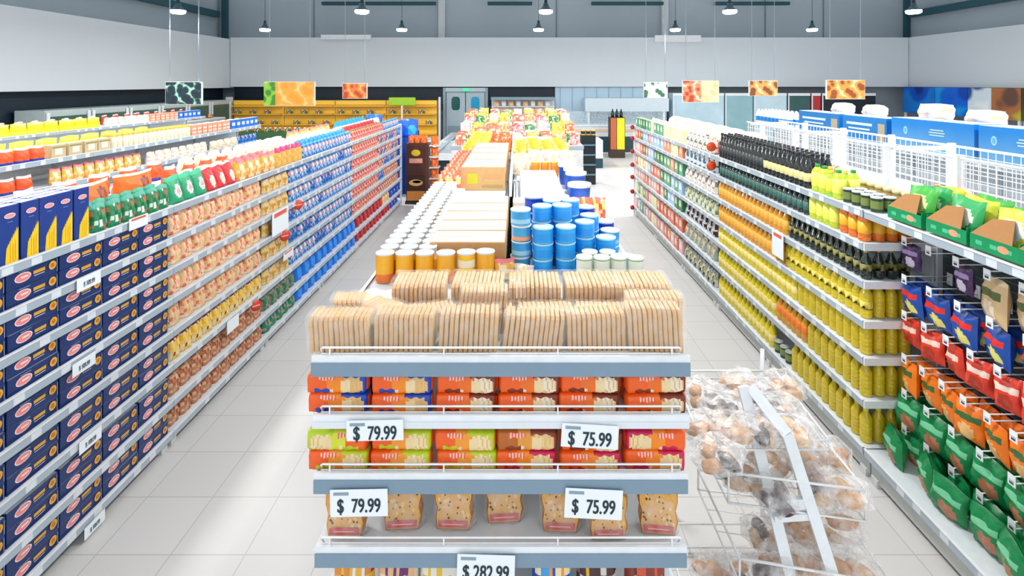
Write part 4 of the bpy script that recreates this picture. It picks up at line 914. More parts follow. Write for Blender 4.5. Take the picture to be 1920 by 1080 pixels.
# white sign on the oil shelves
Y = (XR - .03) / (1458 - 970) * 1000
o = obj('price_card', MB().cbox(0, 0, -.11, .2, .002, .22, CARD, .0008), None, (XR - .03, Y, CAM_H - (458 - 155) * Y / 1000), -PI / 2, label='large white notice with red header on the right run beside the oil bottles', category='price card')
obj('header_bar', MB().box(-.07, .07, -.0018, -.0012, .06, .09, M('#e2604c', .5)), o)
# ------------------------------------------------------------------ island
IY0, IY1 = 2.24, 9.2
for i in range(5):
    a = IY0 + (IY1 - IY0) * i / 5; b_ = IY0 + (IY1 - IY0) * (i + 1) / 5
    unit('shelving_unit', b_ - a, .6, [1.67, 1.28, .9, .5, .15], 'white island shelving facing the left aisle, %s bay from the end display' % nth(i + 1), (-.68, (a + b_) / 2, 0), -PI / 2, 'island bays on the left', seed=70 + i, rail_h=.04)
    unit('shelving_unit', b_ - a, .6, [1.67, 1.28, .9, .5, .15], 'white island shelving facing the right aisle, %s bay from the end display' % nth(i + 1), (.57, (a + b_) / 2, 0), PI / 2, 'island bays on the right', seed=80 + i, rail_h=.04)
ZI = 1.672
obj('divider_strip', MB().box(-.066, -.044, 4.3, 9.0, 1.681, 1.80, M('#e2e6ea', .4)), None, label='white divider strip down the middle of the island top', category='divider')
K['white_can'] = Kind('tin_can', 'can', can(.043, .135, '#f0ece4', '#f7f7f5', '#e9a72a', bz=(.04, .55)))
K['orange_can'] = Kind('tin_can', 'can', can(.043, .135, '#f2b01e', '#f2f2f0', '#e8742a', bz=(.02, .3)))
K['yellow_can'] = Kind('tin_can', 'can', can(.043, .135, '#f4c42a', '#eceae4', '#efe9d0', bz=(.5, .75)))
n = 0
for c in range(3):
    for r_ in range(20):
        y = 2.50 + r_ * .092; x = -.62 + c * .093
        if r_ > 16 and c == 2: continue
        kk = 'orange_can' if (r_ == 0) else ('yellow_can' if (r_ * 7 + c * 3) % 11 == 0 else 'white_can')
        put(K[kk], (x, y, ZI), R.uniform(0, 6), '%s tin, %s from the bread in the %s line of tins on the island' % ({'orange_can': 'orange', 'yellow_can': 'yellow', 'white_can': 'white lidded'}[kk], nth(r_ + 1), nth(c + 1)), 'tins in lines on the island')
for i, x in enumerate((-.335, -.24, -.15)):
    put(K['orange_can' if i != 1 else 'yellow_can'], (x, 2.50 + .01 * i, ZI), R.uniform(0, 6), '%s tin standing before the flat cartons, %s from the tin lines' % ('orange' if i != 1 else 'yellow', nth(i + 1)))
KB = M('#c9a06c', .8, scale=30, var=.08); KBT = M('#cdbdb0', .65, var=.04)
for i in range(5):
    y = 2.72 + i * .215
    t = obj('cardboard_box', carton(.37, .205, .145, KB, [('r', .10, .05, .05, .02, '#b98c58')], top=KBT, chamf=.003), None, (-.245, y, ZI), R.uniform(-.012, .012), label='flat pale topped cardboard box, %s from the tins in the row on the island' % nth(i + 1), category='box', group='flat cardboard boxes')
    obj('tape', MB().box(-.184, .184, -.012, .012, .1458, .1464, M('#d8c6b4', .35)), t)
    obj('printed_label', MB().box(.09, .17, -.06, .05, .1458, .1462, M('#f1dcd6', .5)), t)
# large cartons
for i in range(4):
    y = 4.82 + i * .47
    t = obj('cardboard_box', carton(.385, .45, .20, KB, [('r', -.09, .10, .045, .045, '#c7c12a'), ('r', .08, .12, .08, .018, '#d59a62'), ('r', .08, .035, .09, .012, '#a8905c')], top=KBT), None, (-.295, y, ZI), R.uniform(-.015, .015), label='large cardboard carton with yellow label, %s from the flat boxes on the island' % nth(i + 1), category='box', group='large cardboard cartons')
    obj('tape', MB().box(-.015, .015, -.224, .224, .2008, .2014, M('#d8c6b4', .35)), t)
K['coral_bag'] = Kind('snack_bag', 'snack bag', bag(.12, .09, .15, tex('#f0735c', ['#f7b8a4', '#e9e4e4', '#f4d36a', '#e2452e'], 4, 120, p=.5), 120))
K['lemon_bag'] = Kind('snack_bag', 'snack bag', bag(.15, .1, .17, tex('#f2cf3c', ['#f7e07a', '#f0b42a', '#efe6c4'], 4, 121, p=.5), 121))
K['heap_red'] = Kind('snack_bag', 'snack bag', bag(.2, .12, .16, tex('#ee5a2a', ['#f08a3a', '#d9401c'], 4, 122, p=.4), 122))
for r_ in range(9):
    for c in range(2):
        put(K['coral_bag'], (-.62 + c * .085, 4.52 + r_ * .2, ZI), (0, 0, R.uniform(-.3, .3)), 'coral snack bag, %s from the tins, %s line beside the large cartons' % (nth(r_ + 1), nth(c + 1)), 'coral bags on the island')
for r_ in range(10):
    for c in range(2):
        put(K['lemon_bag'], (-.60 + c * .13, 6.4 + r_ * .22 + .0, ZI), (0, 0, R.uniform(-.4, .4)), 'yellow snack bag, %s behind the coral bags in the %s line' % (nth(r_ + 1), nth(c + 1)), 'yellow bags on the island')
for r_ in range(6):
    put(K['heap_red'], (-.27 + .1 * (r_ % 2), 7.0 + r_ * .2, ZI), (0, 0, R.uniform(-.4, .4)), 'orange red snack bag, %s behind the large cartons' % nth(r_ + 1), 'orange red bags on the island')
# right half: tins in stacks
K['sky_can'] = Kind('tin_can', 'can', can(.049, .076, '#27a6f2', '#cfe2ee', '#1c98ea', bz=(.15, .62), rim='#a9dcf6'))
K['sky_can2'] = Kind('tin_can', 'can', can(.049, .076, '#37a3e2', '#eef2f4', '#9fd4ee', bz=(.12, .4), rim='#cfe4ee'))
K['peach_can'] = Kind('tin_can', 'can', can(.049, .076, '#4aa9de', '#f2e6dd', '#e9a276', bz=(.05, .3), rim='#dfe6ea'))
K['royal_can'] = Kind('tin_can', 'can', can(.05, .08, '#1c3fae', '#dfe8f4', '#2450c4', bz=(.2, .7), rim='#b9c8e6'))
K['green_cup'] = Kind('tin_can', 'can', can(.037, .125, '#1e9b5a', '#f0f2ea', '#dfe8dc', bz=(.35, .9), rim='#e6ece2'))
ST = [(.018, 2.64, 4, 'peach_can'), (.125, 2.60, 3, 'sky_can'), (.235, 2.61, 3, 'sky_can'), (.125, 2.715, 4, 'sky_can'), (.232, 2.73, 4, 'sky_can'), (.34, 2.70, 3, 'sky_can'),
      (.445, 2.69, 2, 'sky_can'), (.18, 2.84, 4, 'sky_can'), (.28, 2.85, 4, 'sky_can'), (.385, 2.83, 3, 'sky_can'), (.487, 2.82, 2, 'sky_can2'), (.53, 2.63, 1, 'sky_can2'),
      (.38, 2.97, 3, 'royal_can'), (.49, 2.97, 2, 'royal_can'), (.09, 2.86, 4, 'royal_can'), (.27, 3.08, 2, 'royal_can')]
for si, (x, y, nn, kk) in enumerate(ST):
    hh = .0765 if kk != 'royal_can' else .0805
    for q in range(nn):
        k2 = 'sky_can2' if (kk == 'peach_can' and q % 2) else kk
        put(K[k2], (x + R.uniform(-.003, .003), y, ZI + q * hh), R.uniform(0, 6), '%s tin, %s from the bottom, %s blue stack near the bread' % ({'sky_can': 'sky blue', 'sky_can2': 'pale blue', 'peach_can': 'peach banded', 'royal_can': 'royal blue'}[k2], nth(q + 1), nth(si + 1)), 'stacked blue tins')
for i, (x, y) in enumerate(((.31, 2.47), (.39, 2.465), (.47, 2.47), (.545, 2.46), (.345, 2.545), (.43, 2.545))):
    put(K['green_cup'], (x, y, ZI), R.uniform(0, 6), 'small green and white tin, %s along beside the bread, in front of the blue stacks' % nth(i + 1), 'small green tins')
put(K['yellow_bag'], (-.06, 2.53, ZI), (0, 0, .4), 'yellow and red packet lying beside the first blue tins', sc=(.7, .7, .5))
put(K['white_bag'], (.03, 2.53, ZI), (0, 0, -.3), 'small white packet lying before the first blue tins', sc=(.6, .6, .4))
K['pale_box'] = Kind('white_carton', 'carton', carton(.33, .23, .10, '#d9d3ce', [('e', -.1, .05, .03, .03, '#d9b98a'), ('r', .09, .05, .03, .02, '#f0c9a8')], top='#dedad6'))
K['candy_box'] = Kind('white_carton', 'carton', carton(.12, .14, .13, '#efe9e2', [('r', 0, .05, .045, .03, '#e8b45a')], top='#f4f0ea'))
for i in range(5): put(K['pale_box'], (.19, 3.95 + i * .245, ZI), (0, 0, R.uniform(-.02, .02)), 'pale white carton, %s behind the blue tins on the island' % nth(i + 1), 'pale white cartons')
for i in range(4): put(K['candy_box'], (.03 + .14 * (i % 3), 3.28 + .2 * (i // 3) + .16 * (i % 2), ZI), (0, 0, 0), 'small cream carton behind the royal blue tins, %s of four' % nth(i + 1), 'small cream cartons')
put(K['coral_bag'], (.46, 3.3, ZI), (0, 0, .2), 'coral bag beside the royal blue tins, nearer the aisle'); put(K['heap_red'], (.50, 2.98 + .1, ZI + .0), (0, 0, .2), 'orange bag at the aisle edge by the blue tins', sc=(.55, .7, .7))
for i in range(3): put(K['coral_bag'], (.40 + .07 * i, 3.62, ZI), (0, 0, .2), 'pinkish bag in front of the blue buckets, %s of three' % nth(i + 1), 'pinkish bags by the buckets')
K['bucket'] = Kind('bucket', 'bucket', MB().lathe([(.065, 0), (.07, .01), (.082, .16), (.088, .162), (.088, .185), (.06, .188), (0, .188)], '#1c5fd0', 18, mats=[M(x, .3) for x in ('#1c5fd0', '#1c5fd0', '#e6edf4', '#e6edf4', '#f0f3f6', '#e9eef3')]))
for i, (x, y) in enumerate(((.46, 3.95), (.49, 4.45), (.49, 4.66), (.46, 4.9), (.48, 5.12))): put(K['bucket'], (x, y, ZI), 0, 'blue bucket with white lid, %s from the pinkish bags along the island edge' % nth(i + 1), 'blue buckets')
K['orange_tube'] = Kind('snack_tube', 'snack tube', can(.042, .14, '#eda23a', '#f0d9a8', '#e68a22', rim='#f0c060'))
K['gold_tube'] = Kind('snack_tube', 'snack tube', can(.042, .14, '#d9951c', '#f0d9a8', '#e2ac4a', rim='#e0b050'))
for i in range(4): put(K['orange_tube' if i < 3 else 'gold_tube'], (.18 + .095 * i, 5.32, ZI), 0, '%s snack tube, %s along behind the pale cartons' % ('orange' if i < 3 else 'golden', nth(i + 1)), 'snack tubes')
for i in range(3): put(K['beige_bag'], (.06, 5.4 + .25 * i, ZI), (0, 0, .2), 'beige bag beside the snack tubes, %s back' % nth(i + 1), 'beige bags on the island')
for i in range(6): put(K['white_bag'], (.2 + .16 * (i % 3), 5.55 + .18 * (i // 3), ZI), (0, 0, R.uniform(-.3, .3)), 'pale bag behind the snack tubes, %s of six' % nth(i + 1), 'pale bags behind the tubes', sc=(1, 1, 1.2))
for i in range(16): put(K['lemon_bag'], (.03 + .16 * (i % 4), 6.1 + .3 * (i // 4), ZI), (0, 0, R.uniform(-.5, .5)), 'yellow snack bag, %s along in the %s row behind the pale bags' % (nth(i % 4 + 1), nth(i // 4 + 1)), 'yellow bags on the right half', sc=(1.1, 1.1, 1.1 + .1 * (i % 2)))
# heaped far end on stepped stands
def gk(nm, w, d, h, c, alts, seed, cat='food pack', kname='food_pack'):
    K[nm] = Kind(kname, cat, bag(w, d, h, tex(c, alts, 4, seed, p=.5), seed, nx=8, nz=8)); return nm
FAR = [(gk('f1', .2, .13, .2, '#ef6c4c', ['#f3a28a', '#f7d9cc'], 130), 'coral'), (gk('f2', .2, .13, .22, '#f2d24a', ['#f6e48c', '#efb03a'], 131), 'yellow'), (gk('f3', .18, .12, .22, '#f0ece8', ['#e9b6b0', '#d9e2ea', '#f2e2c4'], 132), 'white'),
       (gk('f4', .2, .12, .18, '#4c9a5a', ['#2d6d43', '#dfe8d0'], 133), 'green'), (gk('f5', .2, .12, .2, '#e9a9a4', ['#d9505a', '#f5e0dc'], 134), 'pink'), (gk('f6', .2, .12, .2, '#efc08c', ['#e89a5a', '#f5e3cc'], 135), 'peach')]
steps = [(9.3, 10.0, 1.5), (10.02, 10.8, 1.62), (10.82, 11.6, 1.74), (11.62, 12.6, 1.80)]
for i, (a, b_, z) in enumerate(steps):
    o = obj('display_stand', MB().box(-1.15, 1.15, a, b_, .002, z, M('#e2e4e4', .5)).box(-1.16, 1.16, a - .01, a - .002, z - .06, z, RAIL), None, label='white stepped stand behind the island, %s step from the front' % nth(i + 1), category='stand')
    for r_ in range(3):
        for c in range(9):
            f = FAR[(c * 5 + r_ * 3 + i * 2 + (c * r_) % 3) % 6]
            put(K[f[0]], (-1.0 + .25 * c + R.uniform(-.02, .02), a + .14 + r_ * .24, z + .001), (0, 0, R.uniform(-.3, .3)), '%s pack, %s along in row %s of the %s stepped stand' % (f[1], nth(c + 1), ('one', 'two', 'three')[r_], nth(i + 1)), 'packs on the stepped stands')
for i, x in enumerate((-.9, -.7, -.4)): put(K['f1'], (x, 9.0 + .05 * i, ZI) if x > -.66 else (x + .3, 8.7, ZI + .0), (0, 0, .3), 'coral pack at the far end of the island, %s of three' % nth(i + 1), 'coral packs at the island end')

# ------------------------------------------------------------------ bread roll rack in the right aisle
rk = obj('wire_rack', None, None, (1.2, 2.7, 0), 0, label='white wire rack of bagged rolls standing beside the end display', category='rack')
def rel(p): return (p[0] - 1.2, p[1] - 2.7, p[2])
PW = M('#eef3f6', .3)
for pts in (((1.10, 2.60, 1.12), (1.24, 2.42, .35), (1.30, 2.36, .003)), ((1.135, 2.60, 1.12), (1.245, 2.46, .98), (1.43, 2.40, .35), (1.50, 2.36, .003))):
    m = MB()
    for a, b_ in zip(pts[:-1], pts[1:]): m.bar(rel(a), rel(b_), .05, .022, PW)
    obj('front_leg', m, rk)
obj('cross_bar', MB().bar(rel((1.17, 2.45, .66)), rel((1.35, 2.43, .69)), .045, .02, PW).bar(rel((1.18, 2.45, .60)), rel((1.36, 2.43, .63)), .03, .02, PW), rk)
for x, y in ((.93, 3.2), (1.47, 3.2)): obj('back_leg', MB().tube([rel((x, y, 1.0)), rel((x, y, .003))], .012, PW), rk)
def basket(c, name):   # c: four top corners, depth h
    (x0, y0, z0), (x1, y1, z1), (x2, y2, z2), (x3, y3, z3), h = c
    m = MB(); T_ = [(x0, y0, z0), (x1, y1, z1), (x2, y2, z2), (x3, y3, z3)]; B_ = [(x, y, z - h) for x, y, z in T_]
    for L_, r_ in ((T_, .006), (B_, .005)):
        P = [rel(p) for p in L_ + [L_[0]]]
        for a, b_ in zip(P[:-1], P[1:]): m.tube([a, b_], r_, WIRE)
    for a, b_ in zip(T_, B_): m.tube([rel(a), rel(b_)], .005, WIRE)
    def lerp(a, b_, t): return tuple(a[i] + (b_[i] - a[i]) * t for i in range(3))
    for k in range(1, 4): m.tube([rel(lerp(B_[0], B_[1], k / 4)), rel(lerp(B_[3], B_[2], k / 4))], .0025, WIRE, 5)
    for k in range(1, 4): m.tube([rel(lerp(B_[0], B_[3], k / 4)), rel(lerp(B_[1], B_[2], k / 4))], .0025, WIRE, 5)
    obj(name, m, rk)
basket(((.86, 2.50, .925), (1.46, 2.50, .925), (1.50, 3.1, .925), (.90, 3.1, .925), .045), 'wire_basket')
basket(((.97, 2.45, .81), (1.58, 2.42, .75), (1.60, 3.05, .75), (.97, 3.05, .81), .14), 'wire_basket')
basket(((1.00, 2.40, .46), (1.66, 2.36, .38), (1.68, 2.95, .38), (1.0, 2.95, .46), .11), 'wire_basket')
basket(((.80, 2.40, .16), (1.62, 2.36, .16), (1.64, 2.95, .16), (.8, 2.95, .16), .13), 'wire_basket')
def roll_bag(seed, cols, n=4, s=1):
    rr = random.Random(seed); sh = MB(); W, D, H = .24 * s, .19 * s, .13 * s
    sg, rg = 14, 8; ph = rr.random() * 6
    for j in range(rg + 1):
        t = PI * j / rg
        for i in range(sg):
            a = 2 * PI * i / sg; k = 1 + .13 * math.sin(5 * a + ph + j) + .08 * math.sin(9 * a + j * 2)
            x = W / 2 * k * math.sin(t) ** .6 * math.cos(a); y = D / 2 * k * math.sin(t) ** .6 * math.sin(a); z = H / 2 - H / 2 * math.cos(t) * (1 + .15 * math.sin(3 * a + ph) * (1 if j > rg / 2 else 0))
            sh.v.append((x, y, max(z, .0)))
    for j in range(rg):
        for i in range(sg): sh.face([j * sg + i, j * sg + (i + 1) % sg, (j + 1) * sg + (i + 1) % sg, (j + 1) * sg + i], FILM3, False)
    ro = []
    for q in range(n):
        m = MB(); a = 2 * PI * q / n + rr.random(); rd = .055 * s if n > 1 else 0
        m.blob((rd * math.cos(a), .8 * rd * math.sin(a), .034 * s + .002 + (.02 if q % 2 else 0) * s), ((.05 + .018 * rr.random()) * s, .033 * s, .028 * s), M(cols[q % len(cols)], .6, scale=34, var=.4), 12, 8, seed + q, .16, rr.random() * 3)
        ro.append(('bread_roll', m))
    tw = MB().lathe([(.012, H * .98), (.006, H * 1.05), (.02, H * 1.22), (.0, H * 1.2)], FILM2, 8)
    return Kind('roll_bag', 'bag of rolls', sh, ro + [('twisted_neck', tw)])
RB = [roll_bag(1, ['#d9a565', '#c98a4a']), roll_bag(2, ['#c9925a', '#3f2a26', '#d9b080']), roll_bag(3, ['#dba668', '#e4b97c', '#b0703a'], 5), roll_bag(4, ['#4a3230', '#5a3a30', '#c99a68']), roll_bag(5, ['#e0a868', '#d89a58'], 2, 1.15)]
ld_ = ['tan', 'tan and dark', 'golden', 'dark chocolate', 'large golden']
pos = [(1318, 735, 0, 1), (1352, 760, 0, 3), (1325, 800, 0, 0), (1385, 718, 0, 0), (1425, 735, 0, 3), (1472, 720, 0, 2), (1462, 765, 0, 3), (1375, 800, 0, 2), (1345, 850, 0, 1), (1420, 800, 0, 1), (1480, 800, 0, 2),
       (1385, 880, 1, 1), (1440, 860, 1, 2), (1510, 860, 1, 2), (1558, 850, 1, 0), (1450, 920, 1, 3), (1530, 905, 1, 1), (1580, 915, 1, 2),
       (1565, 985, 2, 4), (1440, 1000, 2, 1), (1500, 985, 2, 2), (1450, 1060, 2, 1), (1520, 1060, 2, 0), (1590, 1060, 2, 4), (1335, 1070, 3, 0), (1385, 1075, 3, 1)]
cnt = {}
for (px, py, tier, kk) in pos:
    z = (.886, .64, .31, .035)[tier]; zt = z + .07
    y = (CAM_H - zt) / (py - 155) * 1000; x = (px - 970) * y / 1000; cnt[tier] = cnt.get(tier, 0) + 1
    put(RB[kk], (x, y, z), (0, 0, R.uniform(0, 6)), 'clear bag of %s rolls, %s in the %s rack basket' % (ld_[kk], nth(cnt[tier]), ('top', 'second', 'third', 'lowest')[tier]), 'bags of rolls in the wire rack')

# ------------------------------------------------------------------ hanging signs
def sign_mat(c1, c2, c3, sc):
    m = bpy.data.materials.new('printed_photo'); m.use_nodes = True; nt = m.node_tree; b = nt.nodes['Principled BSDF']; tc = nt.nodes.new('ShaderNodeTexCoord')
    vo = nt.nodes.new('ShaderNodeTexVoronoi'); vo.inputs['Scale'].default_value = sc; nz = nt.nodes.new('ShaderNodeTexNoise'); nz.inputs['Scale'].default_value = sc * .8
    cr = nt.nodes.new('ShaderNodeValToRGB'); e = cr.color_ramp.elements; e[0].color = lin(c3); e[0].position = .56; e[1].color = lin(c2); e[1].position = 1.0; q = e.new(.70); q.color = lin(c1); q = e.new(.84); q.color = lin(c1)
    ad = nt.nodes.new('ShaderNodeMath'); ad.operation = 'MULTIPLY_ADD'; ad.inputs[1].default_value = .45
    nt.links.new(tc.outputs['Object'], vo.inputs['Vector']); nt.links.new(tc.outputs['Object'], nz.inputs['Vector']); nt.links.new(nz.outputs['Fac'], ad.inputs[0]); nt.links.new(vo.outputs['Distance'], ad.inputs[2])
    nt.links.new(ad.outputs[0], cr.inputs[0]); nt.links.new(cr.outputs[0], b.inputs['Base Color']); b.inputs['Roughness'].default_value = .4; return m
def hsign(x0, x1, y0, y1, Y, c, sc, label, d=.35, split_=None):
    X0, X1 = (x0 - 970) * Y / 1000, (x1 - 970) * Y / 1000; Z1, Z0 = CAM_H - (y0 - 155) * Y / 1000, CAM_H - (y1 - 155) * Y / 1000
    w, h = X1 - X0, Z1 - Z0; t = obj('hanging_sign', MB().box(-w / 2, w / 2, 0, .06, 0, h, M('#e8ecee', .4)), None, ((X0 + X1) / 2, Y, Z0), 0, label=label, category='sign')
    obj('printed_panel', MB().box(-w / 2 + .01, w / 2 - .01, -.006, -.001, .01, h - .01, sign_mat(*c, sc)), t)
    if split_: obj('side_panel', MB().box(split_[0] * w / 2, split_[1] * w / 2, -.012, -.007, .01, h - .01, sign_mat(*split_[2], sc)), t)
    m = MB()
    for sx in (-.4, .4): m.tube([(sx * w, .03, h), (sx * w, .03, 6.3 - Z0)], .009, M('#9fb0ba', .5), 5)
    obj('wires', m, t)
hsign(310, 378, 153, 196, 12, ('#14303a', '#9fd0b8', '#0c2430'), 7, 'hanging sign with dark leafy print over the left runs')
hsign(495, 590, 153, 198, 15, ('#f2a63a', '#f6c87c', '#ee9a2c'), 4, 'wide hanging sign with orange print and a green end', split_=(-1, -.55, ('#8cc63a', '#d9e86a', '#3c8a2c')))
hsign(642, 688, 156, 185, 16, ('#f0762a', '#f8b06a', '#b8401c'), 6, 'small hanging sign with bright orange fruit print')
hsign(1207, 1252, 154, 184, 16, ('#dfe4e2', '#f2f2f0', '#3c6a4c'), 5, 'small pale hanging sign with white and green print')
hsign(1280, 1348, 151, 192, 15, ('#e8905c', '#f6e0c4', '#c9402c'), 6, 'hanging sign with pastry print and cream half', split_=(0, 1, ('#f4dfae', '#f8e8c4', '#ecd09a')))
hsign(1405, 1458, 151, 180, 16, ('#e8a050', '#f6d8a4', '#8a4a20'), 5, 'small hanging sign with golden bread print')
hsign(1550, 1622, 150, 186, 14, ('#e89a3c', '#f8d49a', '#9a4a1c'), 5, 'larger hanging sign with golden loaves print nearest the right wall')

# ------------------------------------------------------------------ back wall displays
YEL = M('#ffd048', .4, var=.04); YEL2 = M('#ffc63e', .5)
for i in range(4):
    x0 = -10.9 + i * 1.96
    t = obj('produce_rack', MB().box(x0, x0 + 1.94, 20.5, 20.6, .002, 1.92, YEL), None, label='tall yellow produce rack along the back wall, %s from the left corner' % nth(i + 1), category='rack', group='yellow produce racks')
    for z in (1.72, 1.42, 1.02, .66): obj('shelf', MB().box(x0 + .02, x0 + 1.92, 20.2, 20.495, z - .03, z, YEL2), t)
    obj('header_panel', MB().box(x0 + .02, x0 + 1.92, 20.44, 20.498, 1.76, 1.90, YEL), t)
    for k in range(6):
        z = (1.421, 1.021)[k % 2]
        obj('produce_pack', K['veg_crate'].root, None, (x0 + .25 + .28 * k, 20.33, z), 0, label='mixed vegetable pack, %s along on yellow rack %s from the corner' % (nth(k + 1), nth(i + 1)), category='produce pack', group='vegetable packs on the yellow racks')
obj('rack_post', MB().box(-11.15, -10.98, 20.4, 20.6, .002, 2.05, WHITE), None, label='white post ending the yellow produce racks at the corner', category='post')
obj('rack_post', MB().box(-3.02, -2.95, 20.4, 20.6, .002, 2.05, WHITE), None, label='white post between the yellow racks and the swing doors', category='post')
# chilled case in the middle of the back wall
t = obj('chilled_case', MB().box(-1.0, 1.45, 20.7, 21.0, .002, 1.95, M('#dfe6e8', .4)).box(-1.0, 1.45, 20.1, 20.699, .002, .7, M('#e6ebec', .4)), None, label='white chilled case on the back wall beside the swing doors', category='cabinet')
for z in (1.0, 1.35, 1.7): obj('shelf', MB().box(-.97, 1.42, 20.3, 20.695, z - .025, z, WHITE), t)
obj('canopy', MB().box(-1.0, 1.45, 20.2, 20.7, 1.951, 2.05, M('#7f98a4', .4)), t)
for z in (1.0, 1.35, 1.7):
    for k in range(8):
        f = FAR[(k * 3 + int(z * 10)) % 6]
        put(K[f[0]], (-.8 + .28 * k, 20.48, z + .001), 0, '%s pack in the chilled case, %s along on the %s shelf' % (f[1], nth(k + 1), {1.0: 'low', 1.35: 'middle', 1.7: 'high'}[z]), 'packs in the chilled case')
# pale counter and canopy on the right of the back wall
t = obj('service_counter', MB().box(1.7, 5.6, 19.6, 20.3, .002, 1.0, M('#e3e9ec', .35)).box(1.66, 5.64, 19.55, 20.35, 1.001, 1.05, WHITE), None, label='long pale service counter before the blue alcove', category='counter')
obj('dark_plinth', MB().box(1.72, 5.58, 19.58, 19.598, .05, .62, M('#1e4650', .4)), t); obj('wood_band', MB().box(1.7, 5.6, 19.57, 19.579, .8, .9, M('#e2c3a8', .5)), t)
obj('glass_shield', MB().box(1.8, 5.5, 19.62, 19.64, 1.052, 1.55, film_mat('counter_glass', .2, '#dcecf4')), t)
t = obj('canopy_hood', MB().box(2.6, 5.8, 20.4, 21.15, 1.5, 2.0, M('#d3dfe6', .3)), None, label='pale curved canopy hood in the blue alcove', category='hood')
obj('hood_support', MB().box(2.7, 2.78, 20.5, 21.1, .002, 1.499, WHITE).box(5.6, 5.68, 20.5, 21.1, .002, 1.499, WHITE), t)
for k in range(9):
    struct('trim_%d' % (60 + k), MB().box(1.7 + k * .48, 1.72 + k * .48, 21.17, 21.195, 1.3, 2.43, M('#9cc0d8', .3)))
CB = [('#b9d3df', 5.95, 7.9, 'pale blue'), ('#8fb7bf', 7.95, 9.0, 'teal'), ('#c3dbe6', 9.05, 10.3, 'light blue'), ('#2f5a58', 10.35, 11.2, 'dark green'), ('#b92c34', 11.25, 11.6, 'red'), ('#1b2226', 11.65, 13.7, 'black')]
for i, (c, a, b_, nm_) in enumerate(CB):
    t = obj('display_cabinet', MB().box(a, b_, 20.4, 20.98, .002, 2.2, M(c, .35, var=.2, scale=2)), None, label='%s cabinet standing on the right part of the back wall' % nm_, category='cabinet')
    obj('cabinet_trim', MB().box(a, b_, 20.385, 20.399, 2.1, 2.2, WHITE).box(a, a + .05, 20.385, 20.399, .1, 2.09, M('#dde6ea', .4)), t)
# banners on the right wall
for i, (c, a, b_, lab) in enumerate(((('#0b55c8', '#1c86e6', '#0a2f86'), 19.3, 20.9, 'deep blue'), (('#0d6ae0', '#1aa0ee', '#0a48b8'), 17.9, 19.28, 'bright blue'), (('#dfeaf2', '#f4f8fa', '#1c5a9a'), 17.0, 17.88, 'white and blue'), (('#b5703f', '#c0c03a', '#6a4a3c'), 16.0, 16.98, 'lime and brown'), (('#3a3c22', '#5a4a30', '#15181a'), 13.6, 15.98, 'dark brown'))):
    o = obj('wall_banner', MB().box(15.1, 15.2, a, b_, 1.45, 2.43, sign_mat(*c, 1.2)), None, label='%s printed banner panel along the right wall' % lab, category='banner')
    obj('banner_stand', MB().box(15.12, 15.18, a + .05, a + .12, .002, 1.449, WHITE).box(15.12, 15.18, b_ - .12, b_ - .05, .002, 1.449, WHITE), o)

# freezers, snack displays and racks in the open area
GL = film_mat('freezer_glass', .35, '#e8f0f4')
for i, (x0, x1, a, b_) in enumerate(((-2.38, -1.25, 13.6, 16.4), (-2.38, -1.25, 16.5, 19.2), (-3.9, -2.7, 14.4, 17.5))):
    t = obj('chest_freezer', MB().box(x0, x1, a, b_, .05, .62, M('#16343f', .4)).box(x0 + .05, x1 - .05, a + .05, b_ - .05, .002, .049, DARK), None, label='long chest freezer with dark sides and white rim, %s' % ('nearest the island', 'behind the nearest one', 'beside the yellow racks')[i], category='freezer')
    obj('rim', MB().box(x0 - .02, x1 + .02, a - .02, a + .12, .621, .78, WHITE).box(x0 - .02, x1 + .02, b_ - .12, b_ + .02, .621, .78, WHITE).box(x0 - .02, x0 + .10, a + .121, b_ - .121, .621, .78, WHITE).box(x1 - .10, x1 + .02, a + .121, b_ - .121, .621, .78, WHITE), t)
    obj('glass_lid', MB().box(x0 + .02, x1 - .02, a + .05, a + (b_ - a) * .52, .785, .80, GL), t); obj('glass_lid', MB().box(x0 + .02, x1 - .02, a + (b_ - a) * .5, b_ - .05, .805, .82, GL), t)
    obj('lid_frame', MB().box(x0 + .3, x0 + .36, a + .03, b_ - .03, .821, .85, M('#8fa3b0', .4)).box(x1 - .42, x1 - .36, a + .03, b_ - .03, .821, .85, M('#8fa3b0', .4)), t)
t = obj('snack_stand', MB().box(-2.38, -1.90, 11.42, 11.7, .06, 1.30, M('#5a2c1a', .5)), None, label='brown cardboard snack stand at the far end of the left run', category='stand')
obj('base', MB().box(-2.40, -1.88, 11.40, 11.72, .002, .059, DARK), t)
m = MB(); m.box(-2.36, -1.98, 11.405, 11.418, .62, 1.25, M('#4a2416', .5)); m.decal('e', -2.17, 1.10, .10, .07, '#e6c21c', 11.405); m.decal('r', -2.17, .93, .14, .05, '#e8a090', 11.405); obj('upper_panel', m, t)
m = MB(); m.box(-2.36, -1.98, 11.405, 11.418, .30, .60, M('#3c1c12', .5)); m.decal('e', -2.17, .46, .15, .07, '#e6b468', 11.405); m.decal('e', -2.15, .48, .09, .03, '#f2ddb0', 11.405); obj('lower_panel', m, t)
obj('kick_panel', MB().box(-2.36, -1.98, 11.405, 11.418, .08, .28, M('#d98a3c', .5)), t)
K['orange_pouch'] = Kind('snack_bag', 'snack bag', bag(.17, .12, .19, tex('#f26a1a', ['#f58a3a', '#e2501a', '#f7b07a'], 4, 140, p=.4), 140, nx=8, nz=8))
